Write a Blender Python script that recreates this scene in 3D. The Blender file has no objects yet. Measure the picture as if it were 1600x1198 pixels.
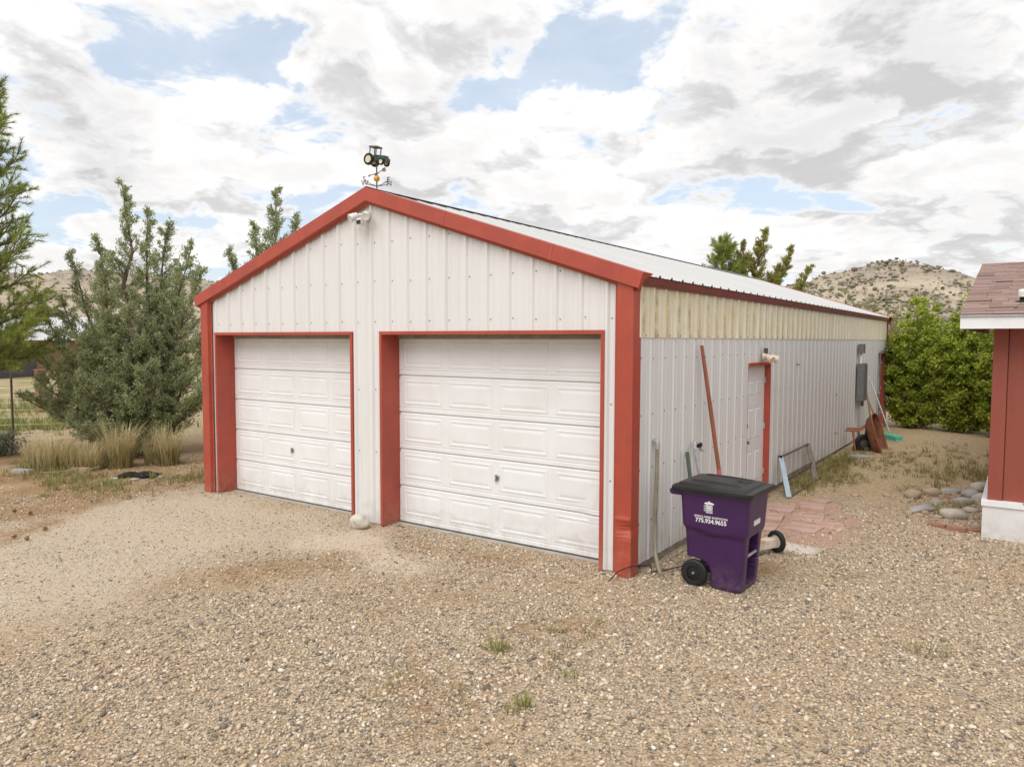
import bpy, bmesh, math, random
import numpy as np
from mathutils import Vector, Matrix
R_ = math.radians
scene = bpy.context.scene
COL = scene.collection
random.seed(7)
RNG = np.random.default_rng(11)

# ------------------------------------------------------------------ camera
CAMP = np.array([3.1832, -6.6889, 2.3855])
YAW, PITCH, ROLL = 0.6090, 0.0588, 0.0025
Fv = np.array([-math.sin(YAW)*math.cos(PITCH), math.cos(YAW)*math.cos(PITCH), -math.sin(PITCH)])
Rv = np.array([math.cos(YAW), math.sin(YAW), 0.0]); Uv = np.cross(Rv, Fv)
Rv, Uv = math.cos(ROLL)*Rv+math.sin(ROLL)*Uv, -math.sin(ROLL)*Rv+math.cos(ROLL)*Uv
cam = bpy.data.cameras.new('camera'); camo = bpy.data.objects.new('camera', cam); COL.objects.link(camo)
camo.matrix_world = Matrix(((Rv[0], Uv[0], -Fv[0], CAMP[0]), (Rv[1], Uv[1], -Fv[1], CAMP[1]), (Rv[2], Uv[2], -Fv[2], CAMP[2]), (0, 0, 0, 1)))
cam.sensor_width = 36; cam.lens = 25.793; cam.clip_end = 6000; cam.clip_start = .05
scene.camera = camo

# ------------------------------------------------------------------ sun, sky, exposure
SUN_EL, SUN_AZ = R_(52), R_(172)          # azimuth clockwise from +Y: light comes from behind the camera, high
sun = bpy.data.lights.new('sun', 'SUN'); suno = bpy.data.objects.new('sun', sun); COL.objects.link(suno)
sun.energy = 1.5; sun.angle = R_(50); sun.color = (1, .965, .915)
sd = Vector((math.sin(SUN_AZ)*math.cos(SUN_EL), math.cos(SUN_AZ)*math.cos(SUN_EL), math.sin(SUN_EL)))
suno.rotation_euler = sd.to_track_quat('Z', 'Y').to_euler()
scene.view_settings.view_transform = 'Standard'; scene.view_settings.look = 'None'
scene.view_settings.exposure = 0.74; scene.view_settings.gamma = 1; scene.view_settings.use_curve_mapping = False
scene.cycles.use_denoising = True
scene.cycles.max_bounces = 6; scene.cycles.transparent_max_bounces = 8

class NT:
    """small helper to write node trees"""
    def __init__(s, tree): s.t = tree; s.n = tree.nodes; s.l = tree.links
    def new(s, typ, **kw):
        n = s.n.new(typ)
        for k, v in kw.items():
            if k.startswith('i_'):
                n.inputs[int(k[2:]) if k[2:].isdigit() else k[2:].replace('_', ' ')].default_value = v
            else: setattr(n, k, v)
        return n
    def put(s, sock, v):
        if isinstance(v, bpy.types.NodeSocket): s.l.new(v, sock)
        elif v is not None:
            if hasattr(sock.default_value, '__len__') and isinstance(v, (tuple, list)) and len(v) == 3 and len(sock.default_value) == 4: v = (*v, 1)
            sock.default_value = v
    def math(s, op, a, b=None, c=None, clamp=False):
        n = s.n.new('ShaderNodeMath'); n.operation = op; n.use_clamp = clamp
        s.put(n.inputs[0], a)
        if b is not None: s.put(n.inputs[1], b)
        if c is not None: s.put(n.inputs[2], c)
        return n.outputs[0]
    def vmath(s, op, a, b=None, scale=None):
        n = s.n.new('ShaderNodeVectorMath'); n.operation = op
        s.put(n.inputs[0], a)
        if b is not None: s.put(n.inputs[1], b)
        if scale is not None: n.inputs['Scale'].default_value = scale
        return n.outputs['Value'] if op in ('DOT_PRODUCT', 'LENGTH', 'DISTANCE') else n.outputs[0]
    def noise(s, vec, scale, detail=4, rough=.5, dist=0., dim='3D', out='Fac'):
        n = s.n.new('ShaderNodeTexNoise'); n.noise_dimensions = dim
        if vec is not None: s.l.new(vec, n.inputs['Vector'])
        n.inputs['Scale'].default_value = scale; n.inputs['Detail'].default_value = detail
        n.inputs['Roughness'].default_value = rough; n.inputs['Distortion'].default_value = dist
        return n.outputs[out]
    def ramp(s, fac, stops, interp='LINEAR'):
        n = s.n.new('ShaderNodeValToRGB'); n.color_ramp.interpolation = interp
        e = n.color_ramp.elements
        while len(e) < len(stops): e.new(.5)
        for k, (p, c) in enumerate(stops):
            e[k].position = p; e[k].color = (*c, 1) if len(c) == 3 else c
        s.put(n.inputs[0], fac); return n.outputs[0]
    def step(s, v, a, b):
        n = s.n.new('ShaderNodeMapRange'); n.interpolation_type = 'SMOOTHSTEP'
        s.put(n.inputs['Value'], v); n.inputs['From Min'].default_value = a; n.inputs['From Max'].default_value = b
        return n.outputs[0]
    def mix(s, fac, a, b, blend='MIX'):
        n = s.n.new('ShaderNodeMix'); n.data_type = 'RGBA'; n.blend_type = blend
        s.put(n.inputs[0], fac); s.put(n.inputs[6], a); s.put(n.inputs[7], b)
        return n.outputs[2]

world = bpy.data.worlds.new('World'); scene.world = world; world.use_nodes = True
W = NT(world.node_tree); W.n.clear()
tc = W.new('ShaderNodeTexCoord')
dirv = W.vmath('NORMALIZE', tc.outputs['Generated'])
sky = W.new('ShaderNodeTexSky'); sky.sky_type = 'NISHITA'; sky.sun_disc = False
sky.sun_elevation = SUN_EL; sky.sun_rotation = SUN_AZ; sky.air_density = 1.0; sky.dust_density = 1.2
def layer(vec):
    """density of the cloud layer in direction vec"""
    sp = W.new('ShaderNodeSeparateXYZ'); W.l.new(vec, sp.inputs[0])
    inv = W.math('DIVIDE', 1.0, W.math('ADD', W.math('MAXIMUM', sp.outputs[2], 0.0), 0.20))
    cb = W.new('ShaderNodeCombineXYZ')
    W.l.new(inv, cb.inputs[0]); W.l.new(inv, cb.inputs[1])
    P = W.vmath('MULTIPLY', vec, cb.outputs[0])
    big = W.noise(P, 1.7, 2, .5, .35, '2D'); det = W.noise(P, 4.6, 7, .60, .25, '2D')
    return W.math('ADD', W.math('MULTIPLY', big, .62), W.math('MULTIPLY', det, .52)), det
dens, n_det = layer(dirv)
raw = dens
dens_up, _ = layer(W.vmath('NORMALIZE', W.vmath('ADD', dirv, (0, 0, .045))))
def sky_dir(u, v):
    d = Fv+Rv*(u-800)/1146.36+Uv*(599-v)/1146.36
    return d/np.linalg.norm(d)
dwarp = W.vmath('ADD', dirv, W.vmath('SCALE', W.vmath('SUBTRACT', W.noise(dirv, 9, 4, .65, out='Color'), (.5, .5, .5)), scale=.22))
def blob(u, v, rad, amt):
    d = sky_dir(u, v)
    dist = W.vmath('DISTANCE', dwarp, tuple(d))
    m = W.new('ShaderNodeMapRange'); m.interpolation_type = 'SMOOTHSTEP'
    W.l.new(dist, m.inputs['Value']); m.inputs['From Min'].default_value = rad; m.inputs['From Max'].default_value = rad*.25
    m.inputs['To Min'].default_value = 0; m.inputs['To Max'].default_value = amt
    return m.outputs[0]
for (u, v, rad, amt) in ((850, 90, .075, .10), (930, 85, .055, .09), (480, 90, .05, .09), (425, 150, .05, .09), (120, 345, .075, .13), (280, 345, .06, .13), (700, 268, .035, .09), (800, 165, .03, .09)):
    dens = W.math('SUBTRACT', dens, blob(u, v, rad, amt))
for (u, v, rad, amt) in ((1300, 200, .42, .05), (640, 40, .10, .05), (640, 200, .16, .06), (150, 140, .18, .06), (950, 260, .2, .05), (350, 260, .10, .04)):
    dens = W.math('ADD', dens, blob(u, v, rad, amt))
cover = W.step(dens, .475, .565)
under = W.step(W.math('SUBTRACT', dens_up, raw), -.055, .085)               # thick cloud above this line of sight: a shaded base
thick = W.step(raw, .52, .74)
grey = W.math('MULTIPLY', W.math('ADD', W.math('MULTIPLY', under, .75), W.math('MULTIPLY', thick, .35)), W.step(dens, .49, .62))
for (u, v, rad, amt) in ((130, 205, .11, .35), (1250, 140, .30, .18), (690, 190, .12, .15)):
    grey = W.math('ADD', grey, W.math('MULTIPLY', W.math('MULTIPLY', blob(u, v, rad, amt), cover), W.math('MULTIPLY', n_det, 1.9)))
grey = W.math('MINIMUM', grey, 1.0)
cloud = W.mix(grey, (6.6, 6.53, 6.46), (3.95, 3.90, 3.96))
veil = W.mix(W.math('ADD', .47, W.math('MULTIPLY', n_det, .5)), sky.outputs[0], (4.7, 5.2, 5.8))
final = W.mix(cover, veil, cloud)
world.cycles.sampling_method = 'MANUAL'; world.cycles.sample_map_resolution = 512
bg = W.new('ShaderNodeBackground'); bg.inputs[1].default_value = 0.1
W.l.new(final, bg.inputs[0])
wo = W.new('ShaderNodeOutputWorld'); W.l.new(bg.outputs[0], wo.inputs[0])

# ------------------------------------------------------------------ materials
MATS = {}
def material(name):
    m = bpy.data.materials.new(name); m.use_nodes = True
    t = NT(m.node_tree); t.n.clear()
    b = t.new('ShaderNodeBsdfPrincipled'); o = t.new('ShaderNodeOutputMaterial'); t.l.new(b.outputs[0], o.inputs[0])
    t.b = b; t.o = o; MATS[name] = m
    return m, t
def pbr(name, col, rough=.6, col2=None, var=.12, scale=4., bump=0., bscale=60., metal=0., spec=.5, streak=False, detail=5):
    """base colour broken up by noise between col and col2 (or a darker col), with fine relief"""
    m, t = material(name)
    co = t.new('ShaderNodeTexCoord').outputs['Object']
    if streak:
        mp = t.new('ShaderNodeMapping'); mp.inputs['Scale'].default_value = (1, 1, .08); t.l.new(co, mp.inputs[0]); vec = mp.outputs[0]
    else: vec = co
    c2 = col2 or tuple(c*(1-var*2) for c in col)
    f = t.step(t.noise(vec, scale, detail, .6), .3, .72)
    t.l.new(t.mix(f, col, c2), t.b.inputs['Base Color'])
    t.b.inputs['Roughness'].default_value = rough; t.b.inputs['Metallic'].default_value = metal
    t.b.inputs['Specular IOR Level'].default_value = spec
    rn = t.math('ADD', rough-.08, t.math('MULTIPLY', t.noise(co, scale*3, 4, .6), .16)); t.l.new(rn, t.b.inputs['Roughness'])
    if bump:
        bp = t.new('ShaderNodeBump'); bp.inputs['Strength'].default_value = bump; bp.inputs['Distance'].default_value = .01
        t.l.new(t.noise(co, bscale, 6, .6), bp.inputs['Height']); t.l.new(bp.outputs[0], t.b.inputs['Normal'])
    return m
def leafmat(name, cols, trans=.25, rough=.65, patch=2.0):
    """leaf colour varies from leaf to leaf and in patches; thin leaves pass some light"""
    m, t = material(name)
    geo = t.new('ShaderNodeNewGeometry'); co = t.new('ShaderNodeTexCoord').outputs['Object']
    f = t.math('ADD', t.math('MULTIPLY', geo.outputs['Random Per Island'], .6), t.math('MULTIPLY', t.noise(co, patch, 3, .6), .55))
    c = t.ramp(f, [(k/(len(cols)-1)*.8+.12, cc) for k, cc in enumerate(cols)])
    t.l.new(c, t.b.inputs['Base Color']); t.b.inputs['Roughness'].default_value = rough
    t.b.inputs['Specular IOR Level'].default_value = .25
    tr = t.new('ShaderNodeBsdfTranslucent'); t.l.new(c, tr.inputs[0])
    mx = t.new('ShaderNodeMixShader'); mx.inputs[0].default_value = trans
    t.l.new(t.b.outputs[0], mx.inputs[1]); t.l.new(tr.outputs[0], mx.inputs[2]); t.l.new(mx.outputs[0], t.o.inputs[0])
    return m

def wall_material():
    m, t = material('white_steel')
    co = t.new('ShaderNodeTexCoord').outputs['Object']
    mp = t.new('ShaderNodeMapping'); mp.inputs['Scale'].default_value = (1, 1, .07); t.l.new(co, mp.inputs[0])
    st = t.step(t.noise(mp.outputs[0], 7, 6, .65), .42, .8)
    base = t.mix(t.math('MULTIPLY', st, .55), (.69, .682, .668), (.60, .587, .567))
    sz = t.new('ShaderNodeSeparateXYZ'); t.l.new(co, sz.inputs[0])
    low = t.math('MULTIPLY', t.step(sz.outputs[2], .55, 0.02), t.step(t.noise(co, 5, 6, .7), .40, .72))   # mud splashed up from the ground
    base = t.mix(t.math('MULTIPLY', low, .55), base, (.40, .33, .25))
    spots = t.step(t.noise(co, 38, 3, .6), .70, .78)
    base = t.mix(t.math('MULTIPLY', spots, .25), base, (.42, .38, .34))
    t.l.new(base, t.b.inputs['Base Color']); t.b.inputs['Roughness'].default_value = .48
    bp = t.new('ShaderNodeBump'); bp.inputs['Strength'].default_value = .12; bp.inputs['Distance'].default_value = .02
    t.l.new(t.noise(co, 3.0, 3, .5), bp.inputs['Height']); t.l.new(bp.outputs[0], t.b.inputs['Normal'])
    return m
def fibreglass_material():
    m, t = material('yellowed_fibreglass')
    co = t.new('ShaderNodeTexCoord').outputs['Object']
    mp = t.new('ShaderNodeMapping'); mp.inputs['Scale'].default_value = (1, 1, .16); t.l.new(co, mp.inputs[0])
    n1 = t.noise(mp.outputs[0], 9, 7, .68); n2 = t.noise(co, 6, 6, .7)
    f = t.step(t.math('ADD', t.math('MULTIPLY', n1, .75), t.math('MULTIPLY', n2, .35)), .42, .72)
    sy = t.new('ShaderNodeSeparateXYZ'); t.l.new(co, sy.inputs[0])
    fr = t.math('FRACT', t.math('DIVIDE', t.math('SUBTRACT', sy.outputs[1], .1), .305))
    val = t.math('MULTIPLY', t.step(fr, .10, .16), t.step(fr, .62, .42))
    f = t.math('ADD', t.math('MULTIPLY', f, .50), t.math('MULTIPLY', t.math('MULTIPLY', val, t.step(n2, .28, .6)), .55))
    c = t.ramp(f, [(0, (.71, .68, .56)), (.38, (.67, .60, .41)), (.75, (.56, .46, .26)), (1, (.42, .31, .15))])
    t.l.new(c, t.b.inputs['Base Color']); t.b.inputs['Roughness'].default_value = .55
    return m
def roof_material():
    m, t = material('roof_steel')
    co = t.new('ShaderNodeTexCoord').outputs['Object']
    mp = t.new('ShaderNodeMapping'); mp.inputs['Scale'].default_value = (.15, 1, .3); t.l.new(co, mp.inputs[0])
    f = t.step(t.noise(mp.outputs[0], 4, 6, .65), .35, .75)
    t.l.new(t.mix(f, (.50, .495, .485), (.44, .435, .425)), t.b.inputs['Base Color'])
    t.b.inputs['Roughness'].default_value = .42; t.b.inputs['Metallic'].default_value = 0.0
    return m
M_WALL = wall_material(); M_FIB = fibreglass_material(); M_ROOF = roof_material()
def red_trim():
    m = pbr('red_trim_paint', (.41, .068, .038), .45, (.33, .056, .035), scale=2.5, bump=.06, bscale=6)
    t = NT(m.node_tree); b_ = [n for n in t.n if n.type == 'BSDF_PRINCIPLED'][0]
    src_ = b_.inputs['Base Color'].links[0].from_socket; co = t.new('ShaderNodeTexCoord').outputs['Object']
    mp = t.new('ShaderNodeMapping'); mp.inputs['Scale'].default_value = (1, 1, .12); t.l.new(co, mp.inputs[0])
    c = t.mix(t.math('MULTIPLY', t.step(t.noise(mp.outputs[0], 11, 5, .7), .5, .8), .4), src_, (.45, .115, .072))       # chalky fading
    sz = t.new('ShaderNodeSeparateXYZ'); t.l.new(co, sz.inputs[0])
    mud = t.math('MULTIPLY', t.step(sz.outputs[2], .5, 0.0), t.step(t.noise(co, 8, 5, .7), .38, .7))
    c = t.mix(t.math('MULTIPLY', mud, .5), c, (.33, .22, .15))
    chip = t.step(t.noise(co, 26, 3, .6), .735, .76); c = t.mix(t.math('MULTIPLY', chip, .6), c, (.16, .06, .04))
    t.l.new(c, b_.inputs['Base Color']); return m
M_RED = red_trim()
M_EAVE = pbr('eave_trim_paint', (.22, .045, .033), .5, (.17, .04, .03), scale=3)
M_DOOR = pbr('garage_door_paint', (.77, .775, .78), .42, (.72, .718, .712), scale=2.2, bump=.03, bscale=220)
def add_dust(m, top, amt, col):
    """dirt splashed up from the ground, in blotches"""
    t = NT(m.node_tree); b_ = [n for n in t.n if n.type == 'BSDF_PRINCIPLED'][0]
    src_ = b_.inputs['Base Color'].links[0].from_socket; co = t.new('ShaderNodeTexCoord').outputs['Object']
    sz = t.new('ShaderNodeSeparateXYZ'); t.l.new(co, sz.inputs[0])
    f = t.math('MULTIPLY', t.step(sz.outputs[2], top, 0.0), t.step(t.noise(co, 6, 5, .72), .36, .72))
    sc_ = t.step(t.noise(co, 19, 3, .6), .70, .76)
    c = t.mix(t.math('MULTIPLY', f, amt), src_, col); c = t.mix(t.math('MULTIPLY', sc_, .16), c, (.40, .36, .32)); t.l.new(c, b_.inputs['Base Color'])
add_dust(M_DOOR, .55, .45, (.46, .39, .31))
M_SEAL = pbr('dark_rubber', (.03, .03, .03), .7, scale=8)
M_CONC = pbr('concrete', (.42, .38, .33), .85, (.30, .27, .23), scale=5, bump=.4, bscale=60)
M_CHROME = pbr('lock_metal', (.55, .55, .55), .3, metal=.9, scale=10)
M_BRASS = pbr('worn_brass', (.33, .24, .13), .4, (.2, .13, .07), metal=.8, scale=20)
M_GREYBOX = pbr('grey_enclosure', (.165, .163, .158), .5, (.135, .132, .128), scale=5)
M_GALV = pbr('galvanised', (.52, .53, .54), .42, (.40, .40, .41), metal=.5, scale=14)
M_WHITEP = pbr('white_plastic', (.76, .75, .72), .4, (.66, .64, .60), scale=10)
M_BLACK = pbr('black_plastic', (.012, .012, .012), .6, (.022, .022, .022), scale=6, spec=.3)
M_LENS = pbr('lens_glass', (.01, .01, .012), .12, scale=5)
M_RUST = pbr('rusted_steel', (.22, .085, .035), .8, (.11, .045, .025), scale=9, bump=.4, bscale=50)
M_RUSTO = pbr('orange_rusted_paint', (.36, .12, .05), .7, (.24, .075, .035), scale=12, bump=.2)
M_WOOD = pbr('weathered_wood', (.33, .17, .085), .75, (.22, .105, .055), scale=10, bump=.3, bscale=80, streak=True)
M_GREYWOOD = pbr('grey_wood', (.34, .30, .25), .85, (.24, .20, .165), scale=10, bump=.4, bscale=70)
M_HANDLE = pbr('red_brown_handle', (.33, .115, .06), .5, (.25, .085, .05), scale=9, streak=True)
M_PINK = pbr('pink_grip', (.62, .17, .17), .5, (.52, .14, .14), scale=12)
M_LIDBLK = pbr('cart_lid_plastic', (.013, .013, .013), .40, (.022, .022, .021), scale=5, bump=.08, bscale=25, spec=.35)
M_PRINT = pbr('white_print', (.80, .80, .80), .5, (.74, .73, .73), scale=30)
def cart_material():
    m, t = material('purple_cart_plastic')
    co = t.new('ShaderNodeTexCoord').outputs['Object']
    f = t.step(t.noise(co, 4, 6, .6), .3, .75)
    c = t.mix(f, (.050, .013, .078), (.040, .010, .062))
    mp = t.new('ShaderNodeMapping'); mp.inputs['Rotation'].default_value = (.4, .5, .2); mp.inputs['Scale'].default_value = (60, 3, 60); t.l.new(co, mp.inputs[0])
    scr = t.math('MULTIPLY', t.step(t.noise(mp.outputs[0], 1.0, 2, .5), .74, .80), t.step(t.noise(co, 5, 2, .5), .55, .66))   # scuffs
    c = t.mix(t.math('MULTIPLY', scr, .5), c, (.36, .30, .38))
    sz = t.new('ShaderNodeSeparateXYZ'); t.l.new(co, sz.inputs[0])
    dust = t.math('MULTIPLY', t.step(sz.outputs[2], .35, .0), t.step(t.noise(co, 9, 5, .7), .35, .75))
    c = t.mix(t.math('MULTIPLY', dust, .28), c, (.30, .24, .20))
    t.l.new(c, t.b.inputs['Base Color']); t.b.inputs['Roughness'].default_value = .42
    return m
M_CART = cart_material()
M_SIDING = pbr('red_siding', (.29, .068, .042), .55, (.245, .058, .036), scale=5, bump=.25, bscale=45, streak=True)
M_FASCIA = pbr('white_fascia', (.78, .78, .79), .5, (.72, .72, .73), scale=3)
M_SKIRT = pbr('white_skirting', (.72, .72, .73), .5, (.64, .62, .61), scale=3, bump=.1, bscale=30)
def shingle_material():
    m, t = material('asphalt_shingle')
    co = t.new('ShaderNodeTexCoord').outputs['Object']
    rnd = t.new('ShaderNodeObjectInfo').outputs['Random']
    g = t.noise(co, 160, 3, .7)
    c = t.ramp(rnd, [(0, (.20, .122, .10)), (.4, (.265, .165, .136)), (.75, (.31, .20, .168)), (1, (.23, .147, .125))])
    c = t.mix(t.math('MULTIPLY', t.step(g, .45, .7), .45), c, (.38, .28, .25))
    c = t.mix(t.math('MULTIPLY', t.step(t.noise(co, 7, 5, .6), .45, .75), .3), c, (.16, .105, .09))
    t.l.new(c, t.b.inputs['Base Color']); t.b.inputs['Roughness'].default_value = .92
    bp = t.new('ShaderNodeBump'); bp.inputs['Strength'].default_value = .5; bp.inputs['Distance'].default_value = .004
    t.l.new(g, bp.inputs['Height']); t.l.new(bp.outputs[0], t.b.inputs['Normal'])
    return m
add_dust(M_SKIRT, .30, .5, (.42, .35, .27)); M_SHINGLE = shingle_material()
M_BARK = pbr('juniper_bark', (.15, .10, .075), .9, (.09, .06, .045), scale=14, bump=.6, bscale=60)
M_JUN = leafmat('juniper_foliage', [(.18, .21, .09), (.31, .35, .17), (.44, .47, .26), (.56, .58, .36)], .5)
M_JUNY = leafmat('juniper_foliage_olive', [(.22, .22, .055), (.36, .35, .10), (.50, .47, .17)], .5)
M_PINE = leafmat('pine_needles', [(.16, .20, .035), (.28, .34, .07), (.40, .45, .115), (.50, .53, .18)], .5)
M_LILAC = leafmat('lilac_leaves', [(.13, .18, .022), (.25, .33, .035), (.42, .48, .065), (.60, .60, .16)], .52, rough=.5)
M_BRUSH = leafmat('pale_brush_leaves', [(.19, .20, .085), (.27, .27, .13), (.35, .34, .18)], .3)
M_SAGE = leafmat('sage_leaves', [(.16, .18, .12), (.24, .26, .18), (.33, .34, .26)], .2)
M_STRAW = leafmat('dry_grass_blades', [(.32, .26, .10), (.50, .41, .20), (.64, .54, .31), (.70, .61, .40)], .38)
M_GRASS = leafmat('green_grass_blades', [(.15, .17, .035), (.24, .26, .06), (.37, .37, .13)], .35)
M_GRASSO = leafmat('olive_grass_blades', [(.18, .165, .055), (.27, .24, .09), (.38, .33, .15)], .3)
M_LITTER = leafmat('fallen_needles', [(.22, .115, .045), (.34, .19, .08), (.44, .28, .14)], .05)
M_STONE = pbr('river_stone', (.50, .45, .38), .8, (.36, .31, .26), scale=6, bump=.3, bscale=25)
M_STONEG = pbr('grey_river_stone', (.40, .39, .36), .8, (.29, .27, .25), scale=6, bump=.3, bscale=25)
M_STONET = pbr('tan_field_stone', (.42, .32, .22), .85, (.31, .22, .15), scale=6, bump=.4, bscale=25)
M_WROCK = pbr('white_painted_rock', (.60, .56, .49), .8, (.42, .36, .28), scale=9, bump=.9, bscale=16)
M_BRICK = pbr('red_brick', (.36, .17, .12), .9, (.27, .12, .085), scale=14, bump=.5, bscale=60)
M_PAVER = pbr('dusty_pink_paver', (.41, .235, .19), .9, (.48, .345, .28), scale=5, bump=.5, bscale=60)
M_BLUEMET = pbr('pale_blue_paint', (.40, .50, .56), .4, (.30, .37, .41), scale=9)
M_BROWNMET = pbr('brown_bed_rail', (.12, .085, .065), .5, (.20, .165, .14), scale=7)
M_GREEN = pbr('green_broom_head', (.06, .42, .27), .6, (.10, .50, .36), scale=20)
M_YELLOW = pbr('yellow_paint', (.62, .33, .02), .45, (.5, .25, .02), scale=20)
M_TRACTOR = pbr('green_tractor_paint', (.018, .075, .038), .45, (.014, .05, .028), scale=20)
M_CREAM = pbr('cream_paint', (.70, .62, .46), .5, (.6, .5, .36), scale=20)
M_IRON = pbr('dark_iron', (.06, .055, .05), .6, (.1, .08, .07), scale=20)
M_HOSE = pbr('dirty_conduit', (.30, .265, .18), .6, (.21, .18, .12), scale=9)

# ------------------------------------------------------------------ mesh helpers
def np_mesh(name, verts, faces, mat=None, smooth=False):
    """mesh from arrays; faces an (n,k) array"""
    me = bpy.data.meshes.new(name); verts = np.asarray(verts, np.float32); faces = np.asarray(faces, np.int32)
    n, k = faces.shape
    me.vertices.add(len(verts)); me.vertices.foreach_set('co', verts.ravel())
    me.loops.add(n*k); me.loops.foreach_set('vertex_index', faces.ravel())
    me.polygons.add(n); me.polygons.foreach_set('loop_start', np.arange(0, n*k, k, dtype=np.int32))
    if smooth: me.polygons.foreach_set('use_smooth', np.ones(n, bool))
    me.update(calc_edges=True); me.validate()
    if mat: me.materials.append(mat)
    return me
class MB:
    def __init__(s): s.v = []; s.f = []
    def add(s, vs, fs):
        o = len(s.v); s.v += [tuple(map(float, v)) for v in vs]; s.f += [tuple(i+o for i in f) for f in fs]; return s
    def box(s, x0, x1, y0, y1, z0, z1, M=None):
        vs = [Vector(p) for p in ((x0, y0, z0), (x1, y0, z0), (x1, y1, z0), (x0, y1, z0), (x0, y0, z1), (x1, y0, z1), (x1, y1, z1), (x0, y1, z1))]
        if M: vs = [M @ v for v in vs]
        return s.add(vs, ((0, 3, 2, 1), (4, 5, 6, 7), (0, 1, 5, 4), (1, 2, 6, 5), (2, 3, 7, 6), (3, 0, 4, 7)))
    def tube(s, pts, r, sides=8, caps=True):
        pts = [Vector(p) for p in pts]; n = len(pts)
        rs = r if hasattr(r, '__len__') else [r]*n
        o = []; prev = None
        for i, p in enumerate(pts):
            t = ((pts[min(i+1, n-1)]-pts[max(i-1, 0)])).normalized()
            a = prev if prev is not None else (Vector((0, 0, 1)) if abs(t.z) < .9 else Vector((1, 0, 0)))
            u = (a-t*a.dot(t)).normalized(); w = t.cross(u); prev = u
            for k in range(sides):
                an = 2*math.pi*k/sides; o.append(p+(u*math.cos(an)+w*math.sin(an))*rs[i])
        fs = [(i*sides+k, i*sides+(k+1) % sides, (i+1)*sides+(k+1) % sides, (i+1)*sides+k) for i in range(n-1) for k in range(sides)]
        if caps: fs += [tuple(range(sides))[::-1], tuple(range((n-1)*sides, n*sides))]
        return s.add(o, fs)
    def cyl(s, a, b, r, sides=16): return s.tube([a, b], r, sides)
    def lathe(s, prof, M, sides=20):
        vs = []
        for (r, z) in prof:
            for k in range(sides): vs.append(M @ Vector((r*math.cos(2*math.pi*k/sides), r*math.sin(2*math.pi*k/sides), z)))
        n = len(prof)
        fs = [(i*sides+k, i*sides+(k+1) % sides, (i+1)*sides+(k+1) % sides, (i+1)*sides+k) for i in range(n-1) for k in range(sides)]
        return s.add(vs, fs)
    def prism(s, poly, d, M=None):
        """closed outline (x,z) pushed from y=0 to y=d"""
        n = len(poly); vs = [Vector((x, 0, z)) for x, z in poly]+[Vector((x, d, z)) for x, z in poly]
        if M: vs = [M @ v for v in vs]
        return s.add(vs, [tuple(range(n)), tuple(range(2*n-1, n-1, -1))]+[(i, i+n, (i+1) % n+n, (i+1) % n) for i in range(n)])
    def mesh(s, name, mat, bevel=0, smooth=False):
        me = bpy.data.meshes.new(name); me.from_pydata(s.v, [], s.f)
        bm = bmesh.new(); bm.from_mesh(me)
        if bevel:
            bmesh.ops.recalc_face_normals(bm, faces=bm.faces)
            bmesh.ops.bevel(bm, geom=[e for e in bm.edges if len(e.link_faces) == 2 and e.calc_face_angle(0) > .5], offset=bevel, segments=2, affect='EDGES', profile=.7)
        bmesh.ops.recalc_face_normals(bm, faces=bm.faces)
        bm.to_mesh(me); bm.free()
        if mat: me.materials.append(mat)
        if smooth:
            me.polygons.foreach_set('use_smooth', np.ones(len(me.polygons), bool)); me.set_sharp_from_angle(angle=R_(35))
        return me
    def build(s, name, mat, parent=None, bevel=0, smooth=False, loc=None):
        return link(name, s.mesh(name, mat, bevel, smooth), parent, loc)
def link(name, me, parent=None, loc=None):
    o = bpy.data.objects.new(name, me); COL.objects.link(o)
    if parent is not None: o.parent = parent
    if loc is not None: o.location = loc
    return o
def tag(o, label=None, cat=None, group=None, kind=None):
    for k, v in (('label', label), ('category', cat), ('group', group), ('kind', kind)):
        if v: o[k] = v
    return o
def thing(name, label, cat, loc=(0, 0, 0), rz=0, group=None):
    o = bpy.data.objects.new(name, None); COL.objects.link(o); o.location = loc; o.rotation_euler = (0, 0, rz); o.empty_display_size = .1
    return tag(o, label, cat, group)
def TR(x=0, y=0, z=0, rx=0, ry=0, rz=0): return Matrix.Translation((x, y, z)) @ Matrix.Rotation(rz, 4, 'Z') @ Matrix.Rotation(ry, 4, 'Y') @ Matrix.Rotation(rx, 4, 'X')

# ------------------------------------------------------------------ ground
_ph = RNG.uniform(0, 6.28, (40, 2)); _di = RNG.uniform(0, 6.28, 40)
def wav(x, y, base, n=10, seed=0):
    """smooth pseudo noise in [-1,1]"""
    o = 0; a = 0
    for k in range(n):
        j = (k+seed*7) % 40; f = base*(1.45**(k % 6)); w = 1/(1.25**(k % 6))
        o = o+w*np.sin(f*(x*np.cos(_di[j])+y*np.sin(_di[j]))+_ph[j, 0]+1.3*np.sin(.6*f*(y*np.cos(_di[j])-x*np.sin(_di[j]))+_ph[j, 1])); a += w
    return o/a*1.8
def height(x, y):
    x = np.asarray(x, float); y = np.asarray(y, float)
    flat = np.clip(np.maximum(np.maximum(-7.5-x, x-.1), np.maximum(-.15-y, y-16.5))/.8, 0, 1)     # level with the slab round the garage
    h = .022*wav(x, y, .9, 10, 1)*flat
    h = h+.16*np.exp(-(((x-2.6)/2.2)**2+((y-11.6)/1.5)**2))                                       # low mound before the hedge
    return h
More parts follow.
